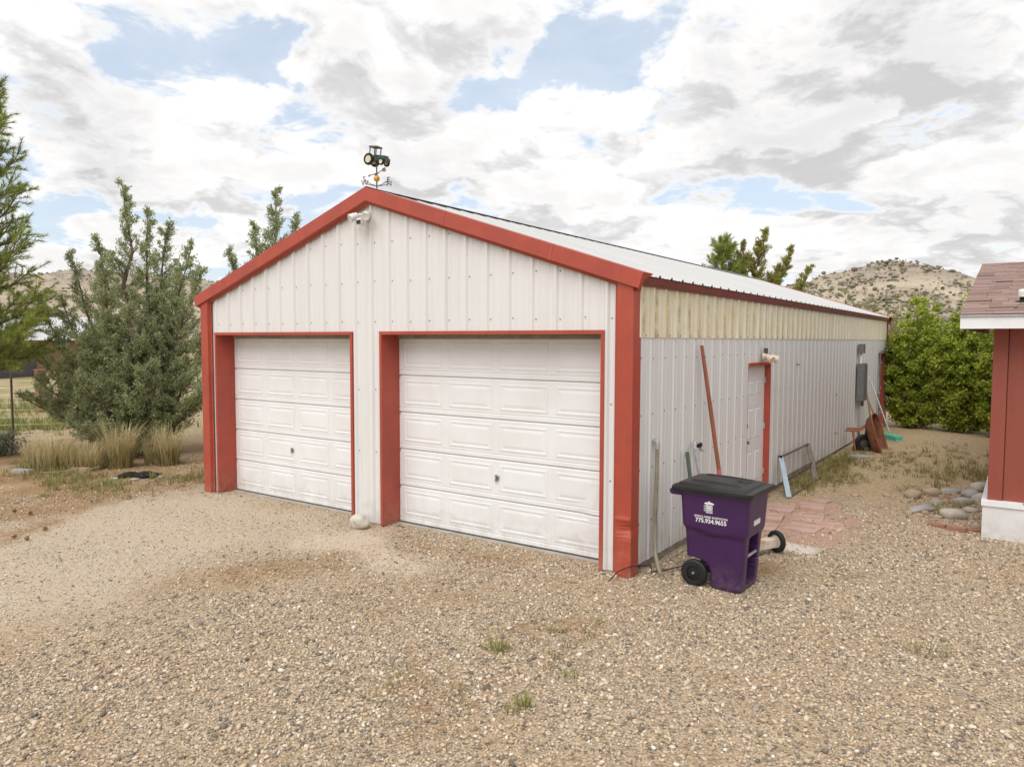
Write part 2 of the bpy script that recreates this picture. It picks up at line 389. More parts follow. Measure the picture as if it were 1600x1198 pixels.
def poly_mask(x, y, poly, soft):
    """1 inside the outline, 0 outside, over a soft edge"""
    P_ = np.array(poly); d2 = np.full(x.shape, 1e9); ins = np.zeros(x.shape, bool)
    for i in range(len(P_)):
        a, b = P_[i], P_[(i+1) % len(P_)]; e = b-a; t = np.clip(((x-a[0])*e[0]+(y-a[1])*e[1])/(e@e), 0, 1)
        d2 = np.minimum(d2, (x-a[0]-t*e[0])**2+(y-a[1]-t*e[1])**2)
        c = ((a[1] > y) != (b[1] > y)) & (x < (b[0]-a[0])*(y-a[1])/(b[1]-a[1]+1e-12)+a[0]); ins ^= c
    d = np.where(ins, -np.sqrt(d2), np.sqrt(d2))
    t = np.clip((soft-d)/(2*soft), 0, 1); return t*t*(3-2*t)
# outlines in metres on the ground
PALE_TRACK = [(-7.05, .2), (-4.0, .2), (-3.5, -.25), (-3.05, -.75), (-3.3, -1.25), (-3.9, -1.6), (-4.0, -2.3), (-3.7, -3.2), (-3.6, -4.0), (-4.3, -5.2), (-6.8, -6.6), (-9.5, -5.0), (-7.2, -3.2), (-7.6, -1.2)]
PALE_DIRT = [(-3.9, -.5), (-3.2, -.55), (-2.2, -.7), (-1.5, -1.0), (-1.9, -1.35), (-2.7, -1.3), (-3.4, -1.25), (-4.0, -1.0)]
LITTER = [[(-3.9, -2.9), (-3.5, -2.15), (-3.1, -1.5), (-2.6, -1.45), (-2.5, -2.1), (-2.9, -2.4), (-3.5, -2.95)], [(-1.9, -1.9), (-1.35, -1.35), (-1.0, -1.5), (-1.3, -2.2)],
          [(-.3, -1.4), (.45, -1.3), (.75, -2.0), (.3, -2.3), (-.2, -1.9)], [(-.6, -2.6), (.2, -2.8), (.3, -3.4), (-.5, -3.3)],
          [(-14, -4.2), (-8.9, -2.6), (-6.3, -3.3), (-7.2, -2.0), (-7.7, -.6), (-7.4, 3), (-16, 3)], [(-3.1, -.12), (-1.2, -.12), (-1.2, -.55), (-2.4, -.6)], [(.75, .75), (1.35, .8), (1.3, 1.35), (.8, 1.4)]]
PINKDUST = [(.05, 3.2), (.4, 4.9), (.95, 4.9), (1.45, 3.9), (1.65, 2.8), (1.1, 2.2), (.5, 2.4)]
WHITEDUST = [(.55, 2.2), (.9, 2.35), (1.35, 2.1), (1.3, 1.8), (.8, 1.95)]
DIRTPATH = [(.0, 3.0), (.9, 5.2), (1.5, 5.2), (2.2, 6.2), (2.4, 8), (4, 9), (4, 14), (.1, 17), (-2, 17), (-.1, 10)]
def ground_masks(x, y):
    wx = x+.22*wav(x, y, 3.1, 8, 2)+.08*wav(x, y, 11, 6, 4); wy = y+.22*wav(x, y, 3.4, 8, 3)+.08*wav(x, y, 12, 6, 5)
    track = poly_mask(wx+.35*wav(x, y, 1.1, 8, 3), wy+.35*wav(x, y, 1.2, 8, 4), PALE_TRACK, .95); dirt = poly_mask(wx, wy, PALE_DIRT, .40)
    lit = np.zeros(x.shape)
    for q in LITTER: lit = np.maximum(lit, poly_mask(wx, wy, q, .3))
    lit = lit*np.clip(.8+.75*wav(x, y, 2.6, 10, 5), 0, 1)
    pink = poly_mask(wx, wy, PINKDUST, .25); wht = poly_mask(wx, wy, WHITEDUST, .12)
    path = np.maximum(poly_mask(wx, wy, DIRTPATH, .6), np.clip((y-9)/3, 0, 1))
    path = np.maximum(path, np.clip((-9.2-wx-.25*wy)/1.6, 0, 1))
    return track, dirt, lit, pink, wht, path
def make_ground():
    def axis(lo, hi, step, far):
        a = list(np.arange(lo, hi+1e-6, step)); s = step; p = hi; q = lo; up = []; dn = []
        while p < far: s *= 1.35; p += s; up.append(p)
        s = step
        while q > -far: s *= 1.35; q -= s; dn.append(q)
        return np.array(dn[::-1]+a+up)
    xs = axis(-17, 6, .085, 3500); ys = axis(-7.5, 17, .085, 3500)
    X, Y = np.meshgrid(xs, ys); Z = height(X, Y)
    near = np.exp(-((X/60)**2+(Y/60)**2)); Z = Z*near
    v = np.stack([X, Y, Z], -1).reshape(-1, 3); ny, nx = X.shape
    i = np.arange((ny-1)*(nx-1)); r, c = i//(nx-1), i % (nx-1); a = r*nx+c
    me = np_mesh('ground', v, np.stack([a, a+1, a+nx+1, a+nx], -1), None, True)
    tr, di, li, pk, wh, pa = ground_masks(v[:, 0].copy(), v[:, 1].copy())
    for nm, r_, g_, b_ in (('soil_a', tr, di, li), ('soil_b', pk, wh, pa)):
        at = me.color_attributes.new(nm, 'FLOAT_COLOR', 'POINT')
        at.data.foreach_set('color', np.stack([r_, g_, b_, np.ones_like(r_)], -1).astype(np.float32).ravel())
    m, t = material('gravel_ground')
    co = t.new('ShaderNodeTexCoord').outputs['Object']
    def vor(scale, feat='F1'):
        n = t.new('ShaderNodeTexVoronoi'); n.feature = feat; n.inputs['Scale'].default_value = scale
        t.l.new(co, n.inputs['Vector']); return n
    v1 = vor(46); v2 = vor(95)
    hue = t.new('ShaderNodeSeparateColor'); t.l.new(v1.outputs['Color'], hue.inputs[0])
    hue2 = t.new('ShaderNodeSeparateColor'); t.l.new(v2.outputs['Color'], hue2.inputs[0])
    stops = [(0, (.085, .068, .053)), (.18, (.20, .15, .105)), (.42, (.37, .275, .175)), (.66, (.48, .365, .24)), (.86, (.54, .425, .295)), (1, (.62, .53, .42))]
    peb = t.mix(.5, t.ramp(hue.outputs[0], stops), t.ramp(hue2.outputs[0], stops))
    big = t.noise(co, .7, 3, .6); edge = t.math('MULTIPLY', t.math('SUBTRACT', t.noise(co, 7, 5, .75), .5), 1.5)
    peb = t.mix(t.math('MULTIPLY', t.step(big, .42, .68), .45), peb, (.40, .27, .155))
    a = t.new('ShaderNodeVertexColor'); a.layer_name = 'soil_a'; b = t.new('ShaderNodeVertexColor'); b.layer_name = 'soil_b'
    sa = t.new('ShaderNodeSeparateColor'); t.l.new(a.outputs[0], sa.inputs[0]); sb = t.new('ShaderNodeSeparateColor'); t.l.new(b.outputs[0], sb.inputs[0])
    fine = t.noise(co, 30, 4, .72)
    dirtc = t.ramp(fine, [(.28, (.34, .27, .195)), (.5, (.52, .43, .325)), (.75, (.66, .57, .45))])
    sandc = t.ramp(fine, [(.3, (.39, .305, .22)), (.5, (.56, .455, .35)), (.75, (.67, .57, .46))])
    litc = t.ramp(t.noise(co, 45, 4, .75), [(.3, (.17, .095, .042)), (.5, (.33, .195, .092)), (.72, (.44, .295, .16))])
    pathc = t.ramp(t.noise(co, 14, 5, .75), [(.3, (.26, .18, .10)), (.5, (.41, .305, .185)), (.72, (.53, .42, .285))])
    meadow = t.step(t.noise(co, .35, 6, .65), .46, .62)
    sx = t.new('ShaderNodeSeparateXYZ'); t.l.new(co, sx.inputs[0])
    far = t.step(sx.outputs[0], -17, -24)
    pathc = t.mix(t.math('MULTIPLY', meadow, far), pathc, t.ramp(fine, [(.3, (.16, .19, .05)), (.7, (.30, .31, .11))]))
    def ragged(m_): return t.step(t.math('ADD', m_, edge), .22, .95)
    c = t.mix(t.math('MULTIPLY', t.step(t.math('ADD', sa.outputs[0], t.math('MULTIPLY', edge, .5)), .05, 1.15), .85), peb, dirtc)
    c = t.mix(ragged(sb.outputs[2]), c, pathc)
    c = t.mix(t.math('MULTIPLY', ragged(sa.outputs[1]), .85), c, sandc)
    c = t.mix(t.math('MULTIPLY', t.step(t.math('ADD', sa.outputs[2], t.math('MULTIPLY', edge, .8)), .18, 1.05), .72), c, litc)
    c = t.mix(t.math('MULTIPLY', ragged(sb.outputs[0]), .7), c, t.ramp(fine, [(.3, (.36, .20, .155)), (.7, (.50, .325, .26))]))
    c = t.mix(t.math('MULTIPLY', ragged(sb.outputs[1]), .8), c, (.66, .60, .53))
    t.l.new(c, t.b.inputs['Base Color']); t.b.inputs['Roughness'].default_value = .95; t.b.inputs['Specular IOR Level'].default_value = .15
    hgt = t.math('ADD', t.math('MULTIPLY', v1.outputs['Distance'], -1.2), t.math('MULTIPLY', fine, .6))
    bp = t.new('ShaderNodeBump'); bp.inputs['Strength'].default_value = .75; bp.inputs['Distance'].default_value = .012
    t.l.new(hgt, bp.inputs['Height']); t.l.new(bp.outputs[0], t.b.inputs['Normal'])
    me.materials.append(m)
    return tag(link('ground', me), 'tan gravel yard with pale worn tracks and dry soil', 'ground', kind='structure')
make_ground()

# ------------------------------------------------------------------ hills
def make_hill(name, label, prof, dist, depth, seed, nb):
    """ridge seen at distance dist; prof = list of (u pixel-like bearing in radians, height)"""
    az = np.array([p[0] for p in prof]); hh = np.array([p[1] for p in prof])
    A = np.linspace(az[0], az[-1], 260); T = np.linspace(-1, 1, 70)
    AA, TT = np.meshgrid(A, T)
    H = np.interp(AA, az, hh)
    D = dist+TT*depth*(1+.25*np.sin(AA*9))
    x = CAMP[0]+D*np.sin(AA); y = CAMP[1]+D*np.cos(AA)
    fall = np.where(TT < 0, np.clip(1-np.abs(TT), 0, 1)**1.25, np.clip(1-TT, 0, 1))
    r = wav(x, y, .035, 12, seed)*.5+wav(x, y, .11, 12, seed+1)*.22+wav(x, y, .4, 10, seed+2)*.07
    Z = H*fall*(1+.16*r*np.minimum(1, (1-np.abs(TT))*6+.2))-2.0*(np.abs(TT) > .985)
    v = np.stack([x, y, Z], -1).reshape(-1, 3); nx = len(A); i = np.arange((len(T)-1)*(nx-1)); rr, c = i//(nx-1), i % (nx-1); a = rr*nx+c
    o = link(name, np_mesh(name, v, np.stack([a, a+1, a+nx+1, a+nx], -1), M_HILL, True)); tag(o, label, 'hill', kind='structure')
    # brush clumps
    tv, tf = [], []; rg = np.random.default_rng(seed); base = ico(1)
    for _ in range(nb):
        k = rg.integers(2, len(T)//2+6); j = rg.integers(0, nx); p = v[k*nx+j]
        dens = wav(p[0:1], p[1:2], .05, 10, seed+3)[0]
        if rg.random() > .42+.55*dens+.25*(p[2]/max(H.max(), 1)): continue
        s = rg.uniform(.28, .80)*(1+.6*(rg.random() < .12))
        bv = base[0]*(1+rg.normal(0, .22, (len(base[0]), 1)))*np.array([s*rg.uniform(.8, 1.5), s*rg.uniform(.8, 1.5), s*.8])+p+np.array([rg.normal(0, 2), rg.normal(0, 2), s*.3])
        tf.append(base[1]+len(tv)*len(base[0])); tv.append(bv)
    o = link(name+'_brush', np_mesh(name+'_brush', np.concatenate(tv), np.concatenate(tf), M_HBRUSH)); tag(o, label.split(' with')[0]+': the dark brush dotting it', 'brush', kind='stuff')
def ico(sub):
    bm = bmesh.new(); bmesh.ops.create_icosphere(bm, subdivisions=sub, radius=1); bm.verts.ensure_lookup_table()
    v = np.array([p.co[:] for p in bm.verts]); f = np.array([[w.index for w in q.verts] for q in bm.faces]); bm.free(); return v, f
def hill_material():
    m, t = material('dry_hillside')
    co = t.new('ShaderNodeTexCoord').outputs['Object']
    c = t.ramp(t.noise(co, .06, 9, .7), [(.32, (.30, .235, .175)), (.5, (.46, .37, .275)), (.68, (.56, .47, .36))])
    c = t.mix(t.step(t.noise(co, .35, 6, .7), .52, .68), c, (.22, .205, .125))
    sx = t.new('ShaderNodeSeparateXYZ'); t.l.new(co, sx.inputs[0])
    rock = t.math('MULTIPLY', t.step(sx.outputs[2], 26, 38), t.step(t.noise(co, .12, 8, .7), .42, .58))
    c = t.mix(rock, c, (.25, .20, .17))
    t.l.new(c, t.b.inputs['Base Color']); t.b.inputs['Roughness'].default_value = .95
    bp = t.new('ShaderNodeBump'); bp.inputs['Strength'].default_value = .8; bp.inputs['Distance'].default_value = 2
    t.l.new(t.noise(co, .25, 8, .7), bp.inputs['Height']); t.l.new(bp.outputs[0], t.b.inputs['Normal'])
    return m
M_HILL = hill_material(); M_HBRUSH = leafmat('hill_brush', [(.13, .12, .07), (.19, .175, .11), (.26, .24, .165)], .0)
def bear(u): return -YAW+math.atan((u-800)/1146.36)     # bearing clockwise from +Y
def hgt(u, v, D): return 2.39+(531.5-v)/1146.36*D*math.cos(math.atan((u-800)/1146.36))
make_hill('hill', 'dry rocky hill with scattered brush rising behind the green hedge', [(bear(u), hgt(u, v, 400)) for u, v in
          ((1000, 505), (1120, 470), (1180, 452), (1245, 440), (1290, 426), (1330, 418), (1360, 409), (1395, 404), (1420, 406), (1450, 413), (1490, 424), (1530, 436), (1600, 455), (1750, 480), (2000, 500))], 400, 170, 3, 15000)
make_hill('hill', 'low pale hill with sparse brush far behind the junipers', [(bear(u), hgt(u, v, 520)) for u, v in
          ((-900, 490), (-500, 470), (-150, 450), (0, 432), (90, 428), (160, 425), (240, 432), (320, 438), (480, 450), (800, 490), (1000, 510))], 520, 200, 9, 9000)

# ------------------------------------------------------------------ garage
GW, GL = 7.32, 16.25; XM = -GW/2; HD = 2.45; SL = .33
D1 = (-7.0, -4.03); D2 = (-3.465, -.35); INSET = .28
def roofz(x): return 4.262-SL*abs(x-XM)
garage = thing('garage', 'long white ribbed metal garage with red trim and two white overhead doors', 'garage', (0, 0, 0))
PROF = [(-.036, 0), (-.016, .025), (.016, .025), (.036, 0), (.078, 0), (.087, .006), (.100, .006), (.109, 0), (.196, 0), (.205, .006), (.218, .006), (.227, 0)]
PER = .305
def rib_points(a, b, origin):
    pts = []
    k0 = int(math.floor((a-origin)/PER))-1
    for k in range(k0, k0+int((b-a)/PER)+4):
        for (d, o) in PROF: pts.append((origin+k*PER+d, o))
    pts.sort(); xs = [p[0] for p in pts]; os_ = [p[1] for p in pts]
    ins = [(x, o) for x, o in pts if a+1e-4 < x < b-1e-4]
    return [(a, float(np.interp(a, xs, os_)))]+ins+[(b, float(np.interp(b, xs, os_)))]
def sheet(a, b, origin, place, z0, z1, mat, name):
    """ribbed sheet between a and b; place(s, out, z) -> xyz"""
    m = MB(); pts = rib_points(a, b, origin); vs = []
    for (s_, o) in pts: vs += [place(s_, o, z0(s_) if callable(z0) else z0), place(s_, o, z1(s_) if callable(z1) else z1)]
    m.add(vs, [(2*i, 2*i+2, 2*i+3, 2*i+1) for i in range(len(pts)-1)])
    return m.build(name, mat, garage)
front = lambda s_, o, z: (s_, -o, z)
cuts = sorted(set([-GW, 0]+list(D1)+list(D2)+[XM+.152+.914*k for k in range(-5, 5) if -GW < XM+.152+.914*k < 0]))
cuts = [c for i, c in enumerate(cuts) if i == 0 or c-cuts[i-1] > .02]
for a, b in zip(cuts[:-1], cuts[1:]):
    mid = (a+b)/2; over = D1[0] < mid < D1[1] or D2[0] < mid < D2[1]
    sheet(a, b, XM, front, HD+.02 if over else .02, lambda s_: roofz(s_)-.05, M_WALL, 'wall_panel')
sidep = lambda s_, o, z: (o*.42, s_, z)      # the side sheets have a flatter rib
WD = (3.70, 4.74, 2.06); FD = (14.98, 15.85, 2.06)       # walk doors in the side wall: y0, y1, head height
ycuts = sorted(set([0, GL]+[.03+.914*k for k in range(1, 18)]+[WD[0], WD[1], FD[0], FD[1]]))
for a, b in zip(ycuts[:-1], ycuts[1:]):
    mid = (a+b)/2; d_ = WD if WD[0] < mid < WD[1] else FD if FD[0] < mid < FD[1] else None
    sheet(a, b, .1, sidep, (d_[2] if d_ else .085), 2.46, M_WALL, 'wall_panel')
for k in range(18):
    a, b = max(0, .03+.914*(k-.0)-.914*.0 if k else 0), min(GL, .03+.914*(k+1))
    if a < GL: sheet(a, b, .1, lambda s_, o, z: (o+.006, s_, z), 2.415, 2.985, M_FIB, 'translucent_panel')
backp = lambda s_, o, z: (s_, GL+o, z); leftp = lambda s_, o, z: (-GW-o, s_, z)
sheet(-GW, 0, XM, backp, .02, lambda s_: roofz(s_)-.05, M_WALL, 'wall_panel')
sheet(0, GL, .1, leftp, .02, 2.99, M_WALL, 'wall_panel')
# roof sheets, ribs running down the slope
for sgn in (1, -1):
    for k in range(18):
        a, b = -.06+.914*k, min(-.06+.914*(k+1), GL+.08)
        if a >= GL: continue
        m = MB(); pts = rib_points(a, b, .1); vs = []
        for (s_, o) in pts:
            for d_ in (0.0, GW/2+.085): vs.append((XM+sgn*d_+sgn*o*.31, s_, roofz(XM+d_)+o*.95))
        m.add(vs, [(2*i, 2*i+2, 2*i+3, 2*i+1) for i in range(len(pts)-1)])
        m.build('roof_panel', M_ROOF, garage)
m = MB()
for sgn in (1, -1):
    m.add([(XM, -.09, 4.31), (XM, GL+.1, 4.31), (XM+sgn*.16, GL+.1, 4.31-.16*SL), (XM+sgn*.16, -.09, 4.31-.16*SL)], [(0, 1, 2, 3)])
m.build('ridge_cap', M_ROOF, garage)
for sgn in (1, -1):      # eave trim with dark rib closures above it
    m = MB(); x0 = 0 if sgn > 0 else -GW
    m.add([(x0+sgn*a, y, z) for y in (.0, GL) for a, z in ((.012, 3.045), (.072, 3.02), (.055, 2.955), (.034, 2.945), (.034, 2.93), (.012, 2.93))],
          [(i, (i+1) % 6, (i+1) % 6+6, i+6) for i in range(6)]+[(0, 1, 2, 3, 4, 5), (11, 10, 9, 8, 7, 6)])
    m.build('eave_trim', M_EAVE, garage)
    m = MB()
    for k in range(54):
        y = .1+k*PER
        if y < GL: m.box(x0+sgn*.066, x0+sgn*.071, y-.02, y+.02, 3.022, 3.052)
    tag(m.build('rib_closures', M_SEAL, garage), kind='stuff')
# rake trim: face, dark underside, wall flange
def rake(sgn, y_face, flip):
    prof = [(.12, .035), (-.105, .035), (-.108, -.125), (-.052, -.135), (-.040, -.165), (-.036, -.165), (-.036, -.04), (.12, .025)]
    vs = []
    L0, L1 = 0, GW/2+.125
    c = math.sqrt(1+SL*SL)
    for d_, cut in ((L0, 0), (L1, 1)):
        for (yy, n) in prof:
            dd = d_+(n*.30 if cut else 0)
            vs.append((XM+sgn*dd, y_face+flip*yy, 4.262-SL*dd+n*c))
    n = len(prof); m = MB(); m.add(vs, [(i, (i+1) % n, (i+1) % n+n, i+n) for i in range(n)]+[tuple(range(n)), tuple(range(2*n-1, n-1, -1))])
    return m.build('rake_trim', M_RED, garage)
for s_ in (1, -1): rake(s_, 0, 1); rake(s_, GL, -1)
M_JOINT = pbr('joint_paint', (.46, .12, .08), .4)
for sgn, pos in ((1, -2.36), (-1, -4.98), (1, -.9)):     # lap joints in the rake trim
    zc = 4.262-SL*abs(pos-XM); MB().box(-.006, .006, -.1105, -.106, -.13, .038, TR(pos, 0, zc, 0, sgn*math.atan(SL), 0)).build('trim_joint', M_JOINT, garage)
# corner trims: broad boxed channel, dented low down on the near corner
def corner(xa, xb, side_x, dent, z1, yb=None):
    prof = [(xa, -.034), (xa+.035*(1 if xb > xa else -1), -.036), (xa+.045*(1 if xb > xa else -1), -.078), (xb+.004*(1 if xb > xa else -1), -.078), (xb+.020*(1 if xb > xa else -1), -.070), (xb+.022*(1 if xb > xa else -1), .105), (xb, .105), (xb, -.03)]
    zs = [.0]+list(np.linspace(.05, .95, 26))+[1.6, z1]
    m = MB(); n = len(prof); vs = []
    for z in zs:
        for i, (x, y) in enumerate(prof):
            dx = dy = 0
            if dent and 1 <= i <= 5:
                g = math.exp(-((z-.49)/.06)**2); g2 = math.exp(-((z-.30)/.16)**2)
                dy = .038*g*(1 if i in (3, 4) else .2)+.002*g2*math.sin(z*23+i*.8)-.010*math.exp(-((z-.585)/.022)**2)*(i in (2, 3))
                dx = -.014*g*(1 if i == 4 else .15)
            vs.append((x+dx, y+dy, z))
    m.add(vs, [(j*n+i, j*n+(i+1) % n, (j+1)*n+(i+1) % n, (j+1)*n+i) for j in range(len(zs)-1) for i in range(n)])
    return m.build('corner_trim', M_RED, garage)
corner(-.195, 0, 0, True, 2.97); corner(-GW+.215, -GW, 0, False, 2.97)
for (x, y) in ((.036, GL-.10), (-GW-.036, GL-.1)):
    MB().box(x-.006, x+.006, y-.02, y+.14, .02, 2.93).build('corner_trim', M_RED, garage)
# slab edge
m = MB(); m.box(-GW-.02, -.035, .30, GL+.02, -.3, .085); m.box(-GW, D1[0], -.01, .30, -.3, .012); m.box(D1[1], D2[0], -.01, .30, -.3, .012); m.box(D2[1], -.02, -.01, .3, -.3, .012)
m.box(D1[0], D1[1], .19, .30, -.3, .008); m.box(D2[0], D2[1], .19, .30, -.3, .008)
m.build('slab', M_CONC, garage)
# openings: jambs, headers, face flanges
for (xa, xb) in (D1, D2):
    MB().box(xa-.035, xa+.004, -.042, INSET+.05, .01, HD).build('door_jamb', M_RED, garage)
    MB().box(xb-.004, xb+.035, -.042, INSET+.05, .01, HD).build('door_jamb', M_RED, garage)
    MB().box(xa-.035, xb+.035, -.044, -.002, HD+.001, HD+.042).build('door_header', M_RED, garage)
    MB().box(xa+.005, xb-.005, -.002, INSET+.05, HD+.002, HD+.03).build('header_soffit', M_CONC, garage)
    MB().box(xa+.005, xb-.005, INSET-.03, INSET+.0, 2.405, HD).build('stop_strip', M_GREYWOOD, garage)
# overhead doors
def overhead_door(xa, xb, dented):
    w = xb-xa-.012; x0 = xa+.006; hs = 2.395/5
    dm = MB(); dm.box(x0, x0+w, INSET+.03, INSET+.05, .02, 2.41); door = dm.build('garage_door', M_DOOR, garage)
    pw = w/4
    for r in range(5):
        z0 = .018+r*hs; z1 = z0+hs-.006
        sm = MB(); poly = [(INSET+.03, z0), (INSET+.006, z0+.002), (INSET, z0+.012), (INSET, z0+.052), (INSET+.006, z0+.058), (INSET+.006, z0+.062), (INSET, z0+.068), (INSET, z1-.012), (INSET+.006, z1-.002), (INSET+.03, z1)]
        n = len(poly); xsn = np.linspace(x0, x0+w, 25); vs = []
        for x in xsn:
            for (y, z) in poly:
                dz = dy = 0
                if dented:
                    g = math.exp(-(((x-xb+.12)/.28)**2+((z-.50)/.13)**2)); dy = .022*g*math.cos((x-xb)*14+(z-.5)*9); dz = -.010*g
                vs.append((x, y+dy, z+dz))
        sm.add(vs, [(j*n+i, j*n+(i+1) % n, (j+1)*n+(i+1) % n, (j+1)*n+i) for j in range(len(xsn)-1) for i in range(n-1)]+[tuple(range(n))])
        sm.build('door_section', M_DOOR, door)
        for c in range(4):
            px = x0+pw*c+.055; qx = x0+pw*(c+1)-.055; pz0, pz1 = z0+.100, z1-.052
            if c == 0: px += .02
            if c == 3: qx -= .02
            pm = MB()
            rings = [(0, 0.0), (.014, -.0035), (.026, -.0035), (.038, .0008), (.044, .0008), (.075, -.004)]   # lip, trough, raised field
            vs = []
            for (ins, yy) in rings:
                for (x, z) in ((px+ins, pz0+ins), (qx-ins, pz0+ins), (qx-ins, pz1-ins), (px+ins, pz1-ins)):
                    dy = 0
                    if dented:
                        g = math.exp(-(((x-xb+.12)/.28)**2+((z-.50)/.13)**2)); dy = .022*g*math.cos((x-xb)*14+(z-.5)*9)
                    vs.append((x, INSET-.0015+yy+dy, z))
            fs = [(k*4+i, k*4+(i+1) % 4, (k+1)*4+(i+1) % 4, (k+1)*4+i) for k in range(len(rings)-1) for i in range(4)]+[tuple(range(len(vs)-4, len(vs)))]
            pm.add(vs, fs); pm.build('raised_panel', M_DOOR, door)
    MB().box(x0, x0+w, INSET+.001, INSET+.035, .006, .02).build('bottom_seal', M_SEAL, door)
    xm = (xa+xb)/2+(.02 if dented else -.10)
    hm = MB(); Mx = TR(xm, INSET, .755, R_(90), 0, 0)
    hm.lathe([(.0, .012), (.026, .012), (.028, .0)], Mx, 14); hm.box(xm-.010, xm+.010, INSET-.035, INSET-.012, .715, .80); hm.box(xm+.022, xm+.034, INSET-.02, INSET, .74, .785)
    hm.build('lock_handle', M_CHROME, door, bevel=.003)
    m = MB()
    for r in range(1, 5): m.box(x0+.002, x0+.02, INSET-.006, INSET+.0, .018+r*hs-.03, .018+r*hs+.012)
    tag(m.build('end_clip', M_GALV, door), kind='stuff')
overhead_door(*D1, False); overhead_door(*D2, True)
# screws in rows
def screws(name, pts, ax):
    m = MB()
    for (x, y, z) in pts:
        if ax == 'y': m.box(x-.006, x+.006, y-.006, y, z-.006, z+.006)
        else: m.box(x, x+.006, y-.006, y+.006, z-.006, z+.006)
    tag(m.build(name, M_GREYBOX, garage), kind='stuff')
pts = []
for k in range(-12, 13):
    x = XM+k*PER+.055
    for z in (2.62, 3.12, 3.62, .95, 1.75):
        blocked = (D1[0]-.03 < x < D1[1]+.03 or D2[0]-.03 < x < D2[1]+.03) and z < HD+.05
        if -GW+.2 < x < -.2 and not blocked and z < roofz(x)-.2: pts.append((x, -.001, z+random.uniform(-.012, .012)))
screws('screws', pts, 'y')
pts = []
for k in range(53):
    y = .1+k*PER+.055
    for z in (.5, 1.05, 1.62, 2.2):
        if not (WD[0]-.05 < y < WD[1]+.05 and z < WD[2]) and not (FD[0]-.05 < y < FD[1]+.05 and z < FD[2]): pts.append((.001, y, z+random.uniform(-.012, .012)))
    pts += [(.007, y, 2.44), (.007, y+.1, 2.44)]
screws('screws', pts, 'x')
# walk doors in the side wall
def walk_door(d_, name):
    y0, y1, h = d_
    dr = MB().box(-.093, -.06, y0+.03, y1-.03, .10, h-.035).build('walk_door', M_DOOR, garage)
    w = (y1-y0-.10)
    for c in range(2):
        for (za, zb) in ((.28, .78), (.92, 1.42), (1.56, 1.82)):
            ya = y0+.05+w*(.15+.38*c); yb = ya+w*.31; vs = []
            for ins, xx in ((0, 0), (.015, -.008), (.03, -.008), (.05, .006)):
                vs += [(-.0585+xx, ya+ins, za+ins), (-.0585+xx, yb-ins, za+ins), (-.0585+xx, yb-ins, zb-ins), (-.0585+xx, ya+ins, zb-ins)]
            MB().add(vs, [(k*4+i, k*4+(i+1) % 4, (k+1)*4+(i+1) % 4, (k+1)*4+i) for k in range(3) for i in range(4)]+[(12, 13, 14, 15)]).build('raised_panel', M_DOOR, dr)
    hm = MB(); hm.lathe([(0, .06), (.02, .058), (.027, .045), (.024, .03), (.010, .022), (.010, .008), (.032, .006), (.032, 0)], TR(-.06, y0+.12, .93, 0, R_(90), 0), 14)
    hm.build('door_knob', M_BRASS, dr, smooth=True)
    hm = MB(); hm.lathe([(0, .024), (.022, .022), (.030, .010), (.030, 0)], TR(-.06, y0+.12, 1.10, 0, R_(90), 0), 14); hm.box(-.06, -.028, y0+.10, y0+.14, 1.14, 1.19); hm.build('deadbolt', M_BRASS, dr)
    for z in (.35, 1.05, 1.75): MB().box(-.058, -.035, y1-.045, y1-.0305, z, z+.09).build('hinge', M_GALV, dr)
    MB().box(-.14, -.004, y0, y0+.028, .06, h).build('door_frame', M_RED, garage)
    MB().box(-.14, .028, y1-.028, y1, .06, h).build('door_frame', M_RED, garage)
    MB().box(-.14, .032, y0+.001, y1-.029, h-.034, h+.012).build('door_frame', M_RED, garage)
    MB().box(-.14, .05, y0-.02, y1+.02, .03, .098).build('threshold', M_CONC, garage)
walk_door(WD, 'a'); walk_door(FD, 'b')

# ------------------------------------------------------------------ fixtures on the garage
def flood(root, s_=1.0, mat=M_WHITEP, cam_=True):
    """round base, two bullet lamps on arms, camera below; faces -Y locally"""
    MB().lathe([(0, .05), (.05, .048), (.062, .03), (.062, 0)], TR(0, 0, 0, R_(90)), 20).build('base', mat, root, smooth=True)
    for sx in (-1, 1):
        arm = MB().tube([(sx*.04, -.03, .01), (sx*.075, -.06, .02), (sx*.09, -.08, .0)], .014, 8).build('arm', mat, root)
        MB().lathe([(0, .01), (.035, .0), (.048, -.05), (.055, -.11), (.05, -.115), (.0, -.108)], TR(sx*.10, -.075, .01, R_(-62), 0, sx*R_(22)), 16).build('lamp_head', mat, root, smooth=True)
    if cam_:
        MB().box(-.042, .042, -.15, -.05, -.125, -.045).build('camera_body', mat, root, bevel=.012)
        MB().box(-.036, .036, -.154, -.149, -.118, -.07).build('camera_lens', M_LENS, root)
r = thing('floodlight_camera', 'white twin floodlight with camera high under the gable peak', 'light', (-3.70, -.032, 3.95)); flood(r)
r = thing('floodlight', 'cream twin floodlight over the side door with red frame', 'light', (.034, 4.30, 2.15), R_(90)); flood(r, mat=M_CREAM, cam_=False)
MB().box(-.03, .03, -.06, -.01, .05, .13).build('sensor', M_IRON, r, bevel=.01)
r = thing('floodlight', 'black floodlight by the far door at the end of the side wall', 'light', (.034, 15.80, 2.12), R_(90)); flood(r, mat=M_BLACK, cam_=False)
r = thing('electrical_panel', 'grey electrical box with white conduit on the side wall', 'electrical box', (.03, 11.98, 0))
MB().box(0, .14, -.22, .22, 1.0, 1.87).build('enclosure', M_GREYBOX, r, bevel=.006)
MB().box(.14, .155, -.205, .205, 1.02, 1.85).build('cover', M_GREYBOX, r, bevel=.004)
